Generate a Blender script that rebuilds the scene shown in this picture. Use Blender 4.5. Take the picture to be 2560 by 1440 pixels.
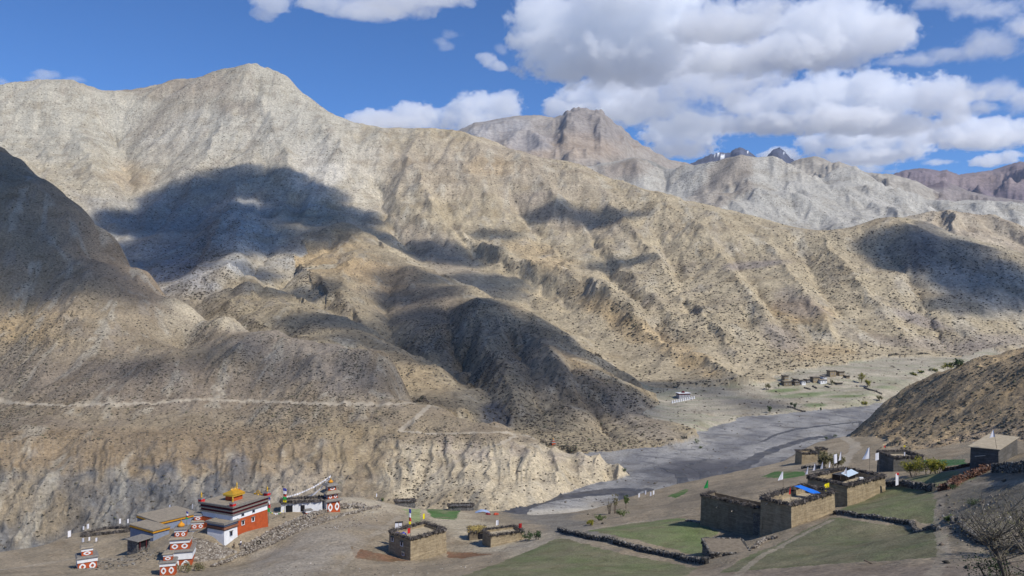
import bpy, bmesh, math, random
import numpy as np
from mathutils import Vector, Matrix

for _o in list(bpy.data.objects):
    bpy.data.objects.remove(_o)
S = bpy.context.scene
COL = S.collection
R = math.radians
random.seed(7)

# ------------------------------------------------------------------ camera
F = 1990.0            # focal length in photo pixels (28 mm lens, photo 2560 wide)
HOR = 740.0           # photo row of the horizon
cam_data = bpy.data.cameras.new('camera')
cam_data.sensor_width = 36.0
cam_data.lens = 36.0 * F / 2560.0
cam_data.shift_y = (HOR - 720.0) / 2560.0
cam_data.clip_start = 1.0
cam_data.clip_end = 60000.0
cam = bpy.data.objects.new('camera', cam_data)
COL.objects.link(cam)
cam.location = (0, 0, 0)
cam.rotation_euler = (R(90), 0, 0)
S.camera = cam

# ------------------------------------------------------------------ light
SUN_AZ = R(-38)       # from +X (right of the picture) towards the camera side
SUN_EL = R(46)
SUN = Vector((math.cos(SUN_EL) * math.cos(SUN_AZ), math.cos(SUN_EL) * math.sin(SUN_AZ), math.sin(SUN_EL)))
world = bpy.data.worlds.new('World')
S.world = world
world.use_nodes = True
wn = world.node_tree.nodes
wl = world.node_tree.links
bg = wn['Background']
sky = wn.new('ShaderNodeTexSky')
sky.sky_type = 'NISHITA'
sky.sun_disc = False
sky.sun_elevation = SUN_EL
sky.sun_rotation = math.atan2(SUN.x, SUN.y)
sky.altitude = 2600.0
sky.air_density = 1.0
sky.dust_density = 0.1
sky.ozone_density = 5.0
clear = wn.new('ShaderNodeMix')          # thin dry air at 4000 m: a deeper blue
clear.data_type = 'RGBA'
clear.blend_type = 'MULTIPLY'
clear.inputs[0].default_value = 1.0
clear.inputs[7].default_value = (0.58, 0.91, 1.25, 1)
wl.new(sky.outputs['Color'], clear.inputs[6])
wl.new(clear.outputs[2], bg.inputs['Color'])
bg.inputs['Strength'].default_value = 0.108

sun_data = bpy.data.lights.new('sun', 'SUN')
sun_data.energy = 4.4
sun_data.angle = R(0.5)
sun_data.color = (1.0, 0.95, 0.87)
sun = bpy.data.objects.new('sun', sun_data)
COL.objects.link(sun)
sun.rotation_euler = SUN.to_track_quat('Z', 'Y').to_euler()

S.view_settings.view_transform = 'Standard'
S.view_settings.look = 'None'
S.view_settings.exposure = 0.0
S.view_settings.gamma = 1.0
S.view_settings.use_curve_mapping = False
S.cycles.max_bounces = 20
S.cycles.diffuse_bounces = 2
S.cycles.glossy_bounces = 2
S.cycles.transparent_max_bounces = 24
S.cycles.volume_bounces = 18
S.cycles.volume_step_rate = 0.5
S.cycles.use_denoising = True
NU, NY = 1420, 1400
# ------------------------------------------------------------------ numeric helpers
def smooth(a, b, x):
    t = np.clip((x - a) / (b - a), 0, 1)
    return t * t * (3 - 2 * t)

def _hash(ix, iy, seed):
    h = (ix.astype(np.int64) * 374761393 + iy.astype(np.int64) * 668265263 + seed * 1274126177) & 0x7fffffff
    h = ((h ^ (h >> 13)) * 1274126177) & 0x7fffffff
    h = h ^ (h >> 16)
    return (h & 0xffff).astype(np.float32) / 65535.0

def perlin(x, y, seed=0):
    ix = np.floor(x); iy = np.floor(y)
    fx = (x - ix).astype(np.float32); fy = (y - iy).astype(np.float32)
    ix = ix.astype(np.int64); iy = iy.astype(np.int64)
    ux = fx * fx * fx * (fx * (fx * 6 - 15) + 10); uy = fy * fy * fy * (fy * (fy * 6 - 15) + 10)
    def g(ax, ay):
        a = _hash(ix + ax, iy + ay, seed) * np.float32(6.2831853)
        return np.cos(a) * (fx - ax) + np.sin(a) * (fy - ay)
    a = g(0, 0); b = g(1, 0); c = g(0, 1); d = g(1, 1)
    return ((a + (b - a) * ux) * (1 - uy) + (c + (d - c) * ux) * uy) * np.float32(1.5)

def fbm(x, y, oct=4, seed=0, gain=0.5, lac=2.03):
    s = 0; a = 1.0
    for i in range(oct):
        s = s + a * perlin(x, y, seed + i * 17)
        x = x * lac + 11.3; y = y * lac - 7.7; a *= gain
    return s

def ridged(x, y, oct=4, seed=0, gain=0.5):
    s = 0; a = 1.0; w = 1.0
    for i in range(oct):
        n = 1 - np.abs(perlin(x, y, seed + i * 31))
        n = n * n * w; w = np.clip(n * 1.6, 0, 1)
        s = s + a * n; x = x * 2.1 + 3.1; y = y * 2.1 + 9.2; a *= gain
    return s

def erosion(X, Y, gx, gy, wl, amp, octs=4, branch=1.3, seed=5):
    """branching gullies that run down the slope (gx, gy): stripes aligned with the gradient, summed over octaves"""
    g = np.sqrt(gx * gx + gy * gy) + 1e-6
    st = smooth(0.08, 0.45, g)
    dx = (gx / g); dy = (gy / g)
    H = np.zeros_like(X, dtype=np.float32)
    hx = np.zeros_like(H); hy = np.zeros_like(H)
    f = 1.0 / wl; a = amp
    for k in range(octs):
        px = X * f; py = Y * f
        # stripe direction is perpendicular to the slope; bend by the slope of the coarser gullies
        ddx = -(dy + branch * hy); ddy = (dx + branch * hx)
        n = np.sqrt(ddx * ddx + ddy * ddy) + 1e-6
        ddx = ddx / n; ddy = ddy / n
        ix = np.floor(px); iy = np.floor(py)
        fx = (px - ix).astype(np.float32); fy = (py - iy).astype(np.float32)
        ix = ix.astype(np.int64); iy = iy.astype(np.int64)
        va = 0; wx = 0; wy = 0; wt = 0
        for i in (-1, 0, 1):
            for j in (-1, 0, 1):
                hx_ = _hash(ix + i, iy + j, seed + k) ; hy_ = _hash(ix + i, iy + j, seed + k + 77)
                qx = fx - i - hx_; qy = fy - j - hy_
                d = qx * qx + qy * qy
                w = np.exp(-d * 2.2)
                m = (qx * ddx + qy * ddy) * np.float32(6.2831853)
                va = va + np.cos(m) * w
                s = -np.sin(m) * w
                wx = wx + s * ddx; wy = wy + s * ddy
                wt = wt + w
        va = va / wt
        H = H + a * va * st
        hx = hx + (wx / wt) * (a / amp); hy = hy + (wy / wt) * (a / amp)
        a *= 0.5; f *= 2.0
    return H

def px3(p):
    x, y, Y = p[:3]
    return ((x - 1280.0) / F * Y, Y, (HOR - y) / F * Y)

class RBF:
    def __init__(s, pts, c=8.0):
        P = np.array(pts, dtype=np.float64)
        s.P = P[:, :2].astype(np.float32); s.c = c
        n = len(P)
        d = np.sqrt(((P[:, None, :2] - P[None, :, :2]) ** 2).sum(-1) + c * c)
        A = np.zeros((n + 3, n + 3)); A[:n, :n] = d
        A[:n, n] = 1; A[:n, n + 1:n + 3] = P[:, :2] * 1e-2; A[n, :n] = 1; A[n + 1:, :n] = (P[:, :2] * 1e-2).T
        b = np.zeros(n + 3); b[:n] = P[:, 2]
        s.w = np.linalg.lstsq(A, b, rcond=None)[0].astype(np.float32)
    def __call__(s, X, Y):
        X = X.astype(np.float32); Y = Y.astype(np.float32)
        n = len(s.P); c2 = np.float32(s.c * s.c)
        out = s.w[n] + (s.w[n + 1] * X + s.w[n + 2] * Y) * np.float32(1e-2)
        for i in range(n):
            dx = X - s.P[i, 0]; dy = Y - s.P[i, 1]
            out += s.w[i] * np.sqrt(dx * dx + dy * dy + c2)
        return out

def seg_dist(X, Y, poly, closed=False):
    """distance to a polyline, and the parameter (index + t) of the nearest point"""
    best = np.full(X.shape, 1e9, np.float32); par = np.zeros(X.shape, np.float32)
    P = list(poly) + ([poly[0]] if closed else [])
    for i in range(len(P) - 1):
        ax, ay = P[i][:2]; bx, by = P[i + 1][:2]
        ex, ey = bx - ax, by - ay
        L = ex * ex + ey * ey + 1e-9
        t = np.clip(((X - ax) * ex + (Y - ay) * ey) / L, 0, 1)
        d = (X - ax - t * ex) ** 2 + (Y - ay - t * ey) ** 2
        m = d < best
        best = np.where(m, d, best); par = np.where(m, i + t, par)
    return np.sqrt(best), par

def inside(X, Y, poly):
    r = np.zeros(X.shape, bool)
    n = len(poly); j = n - 1
    for i in range(n):
        xi, yi = poly[i][:2]; xj, yj = poly[j][:2]
        c = ((yi > Y) != (yj > Y)) & (X < (xj - xi) * (Y - yi) / (yj - yi + 1e-12) + xi)
        r ^= c; j = i
    return r

# ------------------------------------------------------------------ landforms: control points (photo x, photo y, distance in metres)
plateau_pts = [px3(p) for p in [
 (-300,1440,195),(0,1440,180),(300,1440,185),(600,1440,172),(900,1440,158),(1280,1440,140),(1600,1440,126),(1800,1440,117),(2160,1440,95),(2400,1440,78),(2560,1440,65),
 (215,1418,200),(30,1400,215),(450,1428,195),(600,1365,215),(700,1400,190),(760,1345,215),(588,1342,217),(672,1313,230),(690,1262,255),(711,1288,240),
 (760,1270,250),(838,1274,250),(765,1290,240),(900,1245,278),(1000,1272,300),(1060,1285,272),(1130,1278,288),(1240,1290,300),(1180,1350,215),(1230,1367,205),
 (1040,1402,197),(1310,1360,200),(1400,1345,195),(1500,1320,215),(1420,1325,213),(1770,1410,140),(1600,1370,170),(1450,1335,195),(1540,1290,255),(1650,1270,235),
 (1740,1300,194),(1700,1225,310),(1850,1215,270),(1900,1200,285),(2000,1165,320),(1979,1320,165),(2090,1277,178),(1904,1340,174),(1749,1300,193),(2119,1267,186),(2215,1217,205),
 (2360,1320,140),(2350,1225,175),(2300,1195,200),(2240,1180,225),(2310,1180,225),(2410,1170,200),(2500,1150,190),(2500,1240,140),(2450,1300,120),(2560,1200,140),
 (2560,1130,200),(2040,1165,300),(2100,1120,360),(2130,1095,400),(2160,1150,290),(2000,1400,125),(1900,1370,153),(2200,1380,115),(1820,1395,140),
 (200,1340,250),(400,1335,235),(480,1310,248),(320,1385,222),(100,1385,225),(870,1400,190),(900,1330,220),(980,1300,250),(2700,1300,110),(2800,1440,60)]]
plateau_pts += [(-60,20,-16),(0,20,-14),(60,20,-10),(120,60,-18),(-60,70,-30),(0,75,-28),(-140,110,-48),(140,20,-2)]
plateau_edge = [px3(p)[:2] for p in [(-700,1440,200),(-300,1420,215),(0,1397,228),(150,1375,240),(200,1336,262),(330,1330,266),(480,1300,270),(560,1280,272),(690,1258,268),(800,1252,272),
 (870,1245,288),(940,1243,298),(1000,1268,318),(1120,1275,322),(1240,1285,316),(1320,1305,296),(1420,1310,290),(1500,1305,292),(1600,1258,318),(1700,1214,332),(1780,1201,338),(1850,1188,342),(1920,1172,345),(1985,1152,350),(2010,1128,372),(2050,1108,405),(2095,1088,440),(2130,1070,475),(2200,1000,560),(2300,960,600),(2900,900,640)]] + [(900, 0), (-900, 0)]
right_pts = [px3(p) for p in [(2100,1130,400),(2130,1085,440),(2160,1060,440),(2205,1020,440),(2300,962,420),(2430,900,400),(2560,880,370),(2700,850,340),(2900,800,320),
 (2250,1100,350),(2330,1150,285),(2450,1110,285),(2560,1085,270),(2400,1000,350),(2560,980,320),(2250,1050,390),(2160,1150,310),(2750,1050,250)]]
right_pts += [(X + 30, Y + 130, z - 45) for (X, Y, z) in [px3(p) for p in [(2130,1085,440),(2205,1020,440),(2300,962,420),(2430,900,400),(2560,880,370),(2900,800,320)]]]
river_pts = [(-400,330,-150),(-200,340,-136),(-100,360,-122),(0,380,-106),(60,420,-105),(200,500,-105),(330,700,-104),(480,900,-98),(700,1000,-90),(0,600,-110),(0,1000,-110),(900,700,-95)]
terrace_pts = [px3(p) for p in [(1870,1045,690),(1930,985,775),(1900,1010,735),(2000,1000,755),(2100,1010,740),(2180,995,760),(2000,960,830),(2100,955,830),(2200,950,840),(2300,935,860),(2000,930,895),(2400,905,950),(1860,975,830),(2500,890,960),(1960,1020,720),(2060,1028,715),(1800,1010,720),(1650,985,800),(1700,1000,755),(1740,1062,622),(1690,1050,645),(1600,1010,740),(1780,990,770)]]
terrace_edge = [px3(p)[:2] for p in [(1560,1100,590),(1700,1098,596),(1745,1088,612),(1800,1075,640),(1900,1055,675),(2000,1040,703),(2080,1030,722),(2160,1022,738),(2220,1005,775),(2400,960,900),(2700,900,1100),(2700,800,1300),(1500,850,1200),(1500,1000,760)]]
left_crest = [px3(p) for p in [(-500,0,1250),(-300,170,1100),(-150,290,1000),(0,372,900),(60,405,872),(150,474,850),(220,530,825),(290,600,800),(370,678,760),(450,752,720),(560,794,690),(700,832,655),(780,858,640),(850,862,620),(940,878,600),(980,905,590),(1010,1006,580),
 (1080,1018,560),(1180,1045,540),(1280,1075,520),(1400,1115,500),(1500,1150,480),(1560,1175,470)]]
left_pts = left_crest + [(X * 1.12, Y * 1.12, z - 0.085 * Y) for (X, Y, z) in left_crest] + [px3(p) for p in [(-300,1003,590),(0,1003,570),(130,1012,540),(400,1005,540),(600,1003,545),(850,1010,530),(1060,1010,535),
 (-300,600,800),(100,700,700),(250,850,620),(80,900,600),(400,850,640),(500,950,570),(455,870,668),(560,890,612),(620,840,650),(700,920,590),(850,940,575),(300,960,560),(950,970,560),(200,580,775),(300,735,690),(340,690,735),(400,735,722),(250,640,765),(350,770,680),
 (-300,1120,490),(100,1080,500),(250,1060,515),(400,1090,490),(550,1090,490),(700,1060,505),(860,1050,510),(1000,1080,490),(1100,1100,480),(1200,1110,470),(1350,1150,455),
 (-300,1380,425),(100,1360,420),(250,1340,415),(400,1320,415),(550,1300,415),(700,1290,415),(850,1280,412),(1000,1280,405),(1150,1275,400),(1250,1272,397),(1400,1238,425),(1500,1200,455),
 (250,1200,446),(400,1200,446),(550,1190,448),(700,1190,446),(850,1180,448),(1000,1190,440),(1200,1190,435),(1400,1180,448),(0,1250,440),(0,1120,480)]]
left_pts += [(-250,360,-165),(-100,350,-155),(0,350,-140),(-400,380,-175)]
spur_a = [px3(p) for p in [(590,640,1180),(610,655,1130),(640,690,1080),(700,740,1020),(760,765,980),(850,790,930),(960,835,850),(1040,880,790),(1110,930,730),(1180,985,680),(1240,1050,620)]]
spur_a_pts = spur_a + [(X + 50, Y + 60, z - 55) for (X, Y, z) in spur_a] + [px3(p) for p in [(520,735,1080),(600,790,960),(700,850,860),(850,900,740),(1000,980,660),(1120,1040,600)]]
spur_b = [px3(p) for p in [(860,556,1560),(900,585,1480),(980,638,1380),(1060,680,1280),(1180,722,1150),(1280,755,1050),(1360,795,960),(1440,850,870),(1500,895,820),(1600,975,730),(1700,1070,620),(1740,1110,570)]]
spur_b_pts = spur_b + [(X + 55, Y + 60, z - 50) for (X, Y, z) in spur_b] + [px3(p) for p in [(1230,1060,600),(1300,1085,570),(1450,1125,530),(1600,1145,530),(1250,900,760),(1350,950,700),(1100,840,900),(1000,760,1090),(1450,1000,670),(1550,1050,620),
 (1000,850,900),(900,700,1220),(1150,960,780),(720,620,1400),(800,680,1260),(770,590,1480),(1200,800,930)]]
main_crest = [px3(p) for p in [(-700,330,2300),(-300,200,2400),(-100,190,2400),(0,226,2350),(60,220,2320),(130,200,2300),(190,205,2310),(250,225,2350),(330,232,2450),(430,226,2560),(500,223,2540),(545,207,2500),(580,174,2440),(610,163,2410),(630,160,2400),(660,168,2400),(700,178,2400),(728,195,2390),(745,215,2385),(790,250,2370),(850,296,2350),(950,336,2350),(1050,349,2350),(1150,350,2300),(1240,371,2230),
 (1330,406,2150),(1450,418,2050),(1560,457,1950),(1690,498,1850),(1850,539,1750),(2000,582,1650),(2130,587,1580),(2220,545,1530),(2330,565,1480),(2430,600,1420),(2560,635,1350),(2750,690,1250),(2950,740,1200)]]
main_pts = main_crest + [(X * 1.1, Y * 1.1, z - 0.07 * Y) for (X, Y, z) in main_crest] + [px3(p) for p in [(300,330,2180),(320,420,1930),(290,540,1650),(285,600,1480),(150,350,2000),(60,450,1700),(150,480,1680),(-200,400,1900),(-200,600,1400),(450,350,2100),(420,480,1800),(430,700,1280),(500,600,1490),(600,300,2180),
 (750,400,1980),(850,500,1760),(1000,420,1950),(1000,560,1640),(1100,650,1440),(1200,500,1800),(1200,640,1500),(1280,740,1230),(1350,600,1600),(1400,770,1200),(1500,550,1700),(1500,720,1280),(1560,870,1020),(1700,650,1400),
 (1700,900,930),(1700,780,1130),(1850,700,1250),(1850,850,1000),(1850,955,870),(2000,650,1380),(2000,800,1060),(2000,925,900),(2200,650,1350),(2200,800,1080),(2200,905,950),(2400,750,1150),(2400,895,960),(2560,750,1150),(2560,870,1000),(2900,870,1000),(1620,968,850),(1700,990,790),(1780,985,800),(1850,985,800),(620,560,1530),(560,640,1290),(480,680,1230),(700,560,1610),(640,420,1890),(520,470,1800)]]
grey_crest = [px3(p) for p in [(1200,450,3300),(1400,425,3250),(1480,423,3200),(1540,421,3200),(1600,400,3200),(1650,415,3150),(1720,408,3100),(1830,400,3000),(1930,396,2950),(1985,412,2900),(2060,456,2850),(2110,434,3000),(2150,455,3000),(2210,476,2900),(2300,497,2850),(2400,500,2800),(2480,515,2750),(2560,535,2700),(2800,540,2600)]]
grey_pts = grey_crest + [(X * 1.1, Y * 1.1, z - 0.05 * Y) for (X, Y, z) in grey_crest] + [px3(p) for p in [(1500,470,2800),(1560,450,2950),(1640,470,2850),(1700,500,2600),(1760,480,2650),(1830,540,2300),(1850,470,2600),(1900,470,2650),(1980,500,2500),(2080,540,2350),(2150,500,2550),(2200,560,2250),(2300,540,2450),(2400,560,2350),(2500,570,2350),(2700,600,2300),(1700,620,2100),(2000,620,2000),(2300,640,2000),(2600,660,2000)]]
beige_crest = [px3(p) for p in [(2100,600,2150),(2200,560,2100),(2290,548,2050),(2350,542,2050),(2430,548,2000),(2500,562,2000),(2560,590,1950),(2800,640,1900)]]
beige_pts = beige_crest + [(X * 1.1, Y * 1.1, z - 0.07 * Y) for (X, Y, z) in beige_crest] + [px3(p) for p in [(2300,600,1800),(2430,610,1750),(2560,660,1700),(2450,680,1600),(2200,640,1800)]]
# far ranges: crest along the view, straight slopes in front and behind: (list of (x, y), distance, front slope, back slope)
FAR = [
 ('mesa', [(900,520),(1080,380),(1130,330),(1150,322),(1185,305),(1212,302),(1260,292),(1300,287),(1345,286),(1385,292),(1400,287),(1418,274),(1437,267),(1470,268),(1485,272),(1502,270),(1520,288),(1535,303),(1560,318),(1585,345),(1620,365),(1660,388),(1700,402),(1760,412),(1850,470),(2000,600)], 5200, 0.40, 0.5),
 ('knoll', [(1500,430),(1570,405),(1605,394),(1635,402),(1680,425)], 3900, 0.4, 0.5),
 ('snow', [(1640,450),(1720,410),(1745,398),(1775,384),(1800,378),(1825,380),(1835,370),(1850,366),(1868,372),(1885,385),(1900,398),(1940,430)], 7400, 0.45, 0.5),
 ('dark_peak', [(1870,440),(1912,398),(1922,380),(1935,369),(1948,365),(1962,374),(1978,393),(1995,406),(2030,450)], 8000, 0.6, 0.6),
 ('brown', [(1900,450),(1960,415),(1990,398),(2012,392),(2035,388),(2060,394),(2080,405),(2100,402),(2130,414),(2170,430),(2230,433),(2290,450),(2350,480)], 4600, 0.35, 0.4),
 ('purple_near', [(2100,470),(2180,440),(2240,443),(2300,470),(2360,450),(2420,475),(2480,490),(2560,500),(2700,500)], 5200, 0.3, 0.4),
 ('purple_far', [(2150,445),(2230,436),(2262,425),(2300,420),(2322,422),(2350,427),(2365,424),(2395,436),(2430,432),(2480,425),(2520,412),(2548,404),(2600,404),(2750,420)], 7500, 0.35, 0.4),
]

# ------------------------------------------------------------------ the height field (columns fan out from the viewpoint, rows spread with distance)
U = np.linspace(-0.92, 0.92, NU).astype(np.float32)
YR = np.exp(np.interp(np.linspace(0, 1, NY), [0, 0.07, 0.45, 0.72, 0.90, 1.0], np.log([24, 90, 330, 950, 2700, 13000]))).astype(np.float32)
YY, UU = np.meshgrid(YR, U, indexing='ij')
XX = UU * YY

NAMES = ['riverbed', 'plateau', 'terrace', 'right', 'left', 'spur_a', 'spur_b', 'main', 'grey', 'beige'] + [f[0] for f in FAR]
Z = np.full(XX.shape, -1e4, np.float32)
LID = np.zeros(XX.shape, np.int16)

def rows(y0, y1):
    a = int(np.searchsorted(YR, y0)); b = int(np.searchsorted(YR, y1))
    return slice(max(a - 1, 0), min(b + 1, NY))

def put(lid, sl, h, k=0.0):
    z = Z[sl]; m = h > z
    if k:          # blend where one landform grows out of another
        t = np.clip(0.5 + 0.5 * (h - z) / k, 0, 1)
        z[:] = np.where(z < -5000, h, z * (1 - t) + h * t + k * t * (1 - t) * 0.8)
    else: z[m] = h[m]
    LID[sl][m] = lid

sl = rows(0, 3200)
x, y = XX[sl], YY[sl]
zr = RBF(river_pts, 20)(x, y); zr = np.minimum(zr, -86)
put(0, sl, zr + 0.35 * fbm(x / 22, y / 14, 3, 3))
sl = rows(0, 700); x, y = XX[sl], YY[sl]
hp = RBF(plateau_pts, 9)(x, y)
d, _ = seg_dist(x, y, plateau_edge, True)
out = np.where(inside(x, y, plateau_edge), 0, d)
wob = 1 + 0.5 * fbm(x / 12, y / 12, 3, 21)
hp = hp - smooth(0, 14, out) * out * 0.72 * wob + fbm(x / 9, y / 9, 4, 8) * 0.22
put(1, sl, hp)
sl = rows(560, 1300); x, y = XX[sl], YY[sl]
ht = RBF(terrace_pts, 10)(x, y)
st = 2.6
ht_q = np.floor(ht / st) * st + st * smooth(0.55, 1.0, ht / st - np.floor(ht / st))
ht = ht * 0.35 + ht_q * 0.65
d, _ = seg_dist(x, y, terrace_edge, True)
ins = inside(x, y, terrace_edge)
ht = np.where(ins, ht - 5 * (1 - smooth(0, 16, d)), ht - 5 - d * 0.9) + 0.3 * fbm(x / 15, y / 15, 3, 4)
put(2, sl, ht)
sl = rows(200, 700); x, y = XX[sl], YY[sl]
hr = RBF(right_pts, 6)(x, y)
hr += 2.2 * fbm(x / 40, y / 40, 4, 31) + 0.5 * fbm(x / 6, y / 6, 3, 33)
put(3, sl, hr)

def hull(pts):
    P = sorted(set((p[0], p[1]) for p in pts))
    def half(Q):
        r = []
        for p in Q:
            while len(r) > 1 and (r[-1][0] - r[-2][0]) * (p[1] - r[-2][1]) - (r[-1][1] - r[-2][1]) * (p[0] - r[-2][0]) <= 0: r.pop()
            r.append(p)
        return r[:-1]
    return half(P) + half(P[::-1])
def mountain(lid, pts, y0, y1, c, nz):
    sl = rows(y0, y1); x, y = XX[sl], YY[sl]
    h = RBF(pts, c)(x, y)
    H = hull(pts)
    d, _ = seg_dist(x, y, H, True)
    d = np.where(inside(x, y, H), 0, d)
    h = h - 0.75 * d
    for wl, a, o, sd in nz:
        h = h + a * fbm(x / wl, y / wl, o, sd)
    put(lid, sl, h, {6: 16.0, 7: 38.0}.get(lid, 0.0))
mountain(4, left_pts, 320, 1600, 8, [(150, 4, 2, 41), (35, 1.3, 3, 42)])
mountain(5, spur_a_pts, 480, 2500, 15, [(160, 6, 3, 51)])
mountain(6, spur_b_pts, 450, 2400, 15, [(170, 6, 3, 61)])
mountain(7, main_pts, 760, 3300, 25, [(420, 7, 2, 71)])
mountain(8, grey_pts, 1700, 4200, 25, [(380, 30, 3, 81)])
mountain(9, beige_pts, 1450, 2700, 20, [(200, 14, 3, 91)])
for k, (nm, cr, Yc, sf, sb) in enumerate(FAR):
    sl = rows(Yc * 0.55, Yc * 1.6); x, y = XX[sl], YY[sl]
    cx = np.array([(p[0] - 1280) / F for p in cr], np.float32); cz = np.array([(HOR - p[1]) / F * Yc for p in cr], np.float32)
    zc = np.interp(UU[sl], cx, cz, left=-1500, right=-1500)
    warp = Yc * 0.02 * fbm(x / (Yc * .05), y / (Yc * .05), 2, 200 + k)
    dy = y - Yc
    # side crests that run towards the viewer give the face its relief
    rel = ridged(x / (Yc * 0.055) + 3 * k, y / (Yc * 0.12), 4, 300 + k) - 0.9
    away = smooth(0, Yc * 0.09, np.abs(dy))
    h = zc - sf * np.maximum(-dy, 0) - sb * np.maximum(dy, 0) + away * Yc * (0.010 if nm == 'mesa' else 0.016) * rel + Yc * (0.0011 if nm in ('snow', 'dark_peak') else 0.0006) * fbm(x / (Yc * .004), y / (Yc * .01), 3, 400 + k)
    if nm == 'mesa':
        blk = np.floor(perlin(x / 26, y / 400, 77) * 3) / 3
        m = (UU[sl] > (1395 - 1280) / F) & (UU[sl] < (1530 - 1280) / F)
        h = h + np.where(m, 14 * blk, 0) * (1 - away)
        q = 46.0
        hz = np.floor(h / q) * q + q * smooth(0.45, 1.0, h / q - np.floor(h / q))
        rocky = smooth(0.07, 0.16, UU[sl]) * smooth(560, 800, h)
        h = h * (1 - 0.45 * rocky) + hz * 0.45 * rocky
    put(10 + k, sl, h)

# gullies cut into every mountain side
def grad(Z):
    zu = np.gradient(Z, U, axis=1); zy = np.gradient(Z, YR, axis=0)
    gx = zu / YY; gy = zy - zx_term(gx)
    return gx, gy
def zx_term(gx): return gx * UU
def blur(a, n):
    for _ in range(n):
        a = (np.roll(a, 1, 0) + a + np.roll(a, -1, 0)) / 3
        a = (np.roll(a, 1, 1) + a + np.roll(a, -1, 1)) / 3
    return a
Zb = blur(Z.copy(), 5)
GX, GY = grad(Zb)
def cut(lids, wl, amp, octs, seed, branch=1.2):
    m = np.isin(LID, lids)
    r = np.where(m.any(1))[0]; s = slice(r[0], r[-1] + 1)
    e = erosion(XX[s], YY[s], GX[s], GY[s], wl, amp, octs, branch, seed)
    return s, np.where(m[s], e, 0)
for lids, wl, amp, octs, sd in [([4], 62, 2.6, 4, 1), ([5, 6], 90, 5.6, 4, 2), ([7], 130, 6.5, 5, 3), ([7], 46, 1.4, 3, 23), ([5, 6], 30, 1.5, 3, 22), ([4], 20, 0.7, 3, 21), ([8, 9], 210, 16, 4, 4), ([3], 45, 1.6, 3, 6)]:
    s, e = cut(lids, wl, amp, octs, sd)
    Z[s] += e
# deep fluted gullies in the yellow cliff of the near hill above the gorge
s = rows(390, 520); x, y, z = XX[s], YY[s], Z[s]
m4 = LID[s] == 4
px_ = UU[s] * F + 1280; py_ = HOR - z / y * F
fl = ridged(UU[s] * 460 / 14 + 0.2 * fbm(x / 20, y / 20, 2, 9), y / 140, 4, 12)
bm = smooth(1080, 1110, py_) * (1 - smooth(1180, 1235, py_))
bm2 = smooth(1150, 1190, py_) * smooth(1150, 1250, px_)
rock = smooth(1170, 1215, py_) * (1 - smooth(760, 1000, px_))
Z[s] += np.where(m4, (fl - 1.0) * 2.6 * np.maximum(bm, bm2 * 0.4) + rock * (ridged(x / 11, y / 9, 4, 14) - 1) * 3.2, 0)

# ---- the long ribs and gullies that run down the mountain to the right
def crease(lids, line, amp, w, y0, y1):
    wl_ = [hit(*p, 500)[:2] for p in line]
    s = rows(y0, y1); x, y = XX[s], YY[s]
    jx = x + 0.25 * w * fbm(x / w, y / w, 2, 901); jy = y + 0.25 * w * fbm(x / w, y / w, 2, 902)
    d, par = seg_dist(jx, jy, wl_)
    ends = smooth(0, .8, par) * (1 - 0.5 * smooth(len(wl_) - 1.8, len(wl_) - 1, par))
    Z[s] += np.where(np.isin(LID[s], lids), amp * np.exp(-d / w) * ends * np.clip(1 - d / (5 * w), 0, 1), 0)
# ---- ground look-ups for placing things
def zat(X, Y):
    u = X / Y
    fj = np.interp(u, U, np.arange(NU)); fi = np.interp(Y, YR, np.arange(NY))
    i = int(min(fi, NY - 2)); j = int(min(fj, NU - 2)); a = fi - i; b = fj - j
    return float((Z[i, j] * (1 - b) + Z[i, j + 1] * b) * (1 - a) + (Z[i + 1, j] * (1 - b) + Z[i + 1, j + 1] * b) * a)
def hit(x, y, y0=40):
    """the ground point seen at photo pixel (x, y)"""
    u = (x - 1280) / F; s = (HOR - y) / F
    fj = np.interp(u, U, np.arange(NU)); j = int(min(fj, NU - 2)); b = fj - j
    col = Z[:, j] * (1 - b) + Z[:, j + 1] * b
    dlt = col - s * YR
    i0 = int(np.searchsorted(YR, y0))
    k = np.where(dlt[i0:] >= 0)[0]
    if len(k) == 0: return Vector((u * 300, 300, s * 300))
    i = i0 + k[0]
    if i == i0: Y = YR[i]
    else:
        d0, d1 = dlt[i - 1], dlt[i]; t = d0 / (d0 - d1); Y = YR[i - 1] + (YR[i] - YR[i - 1]) * t
    return Vector((u * Y, Y, s * Y))
def at(x, y, Y):
    return Vector(((x - 1280) / F * Y, Y, (HOR - y) / F * Y))

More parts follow.
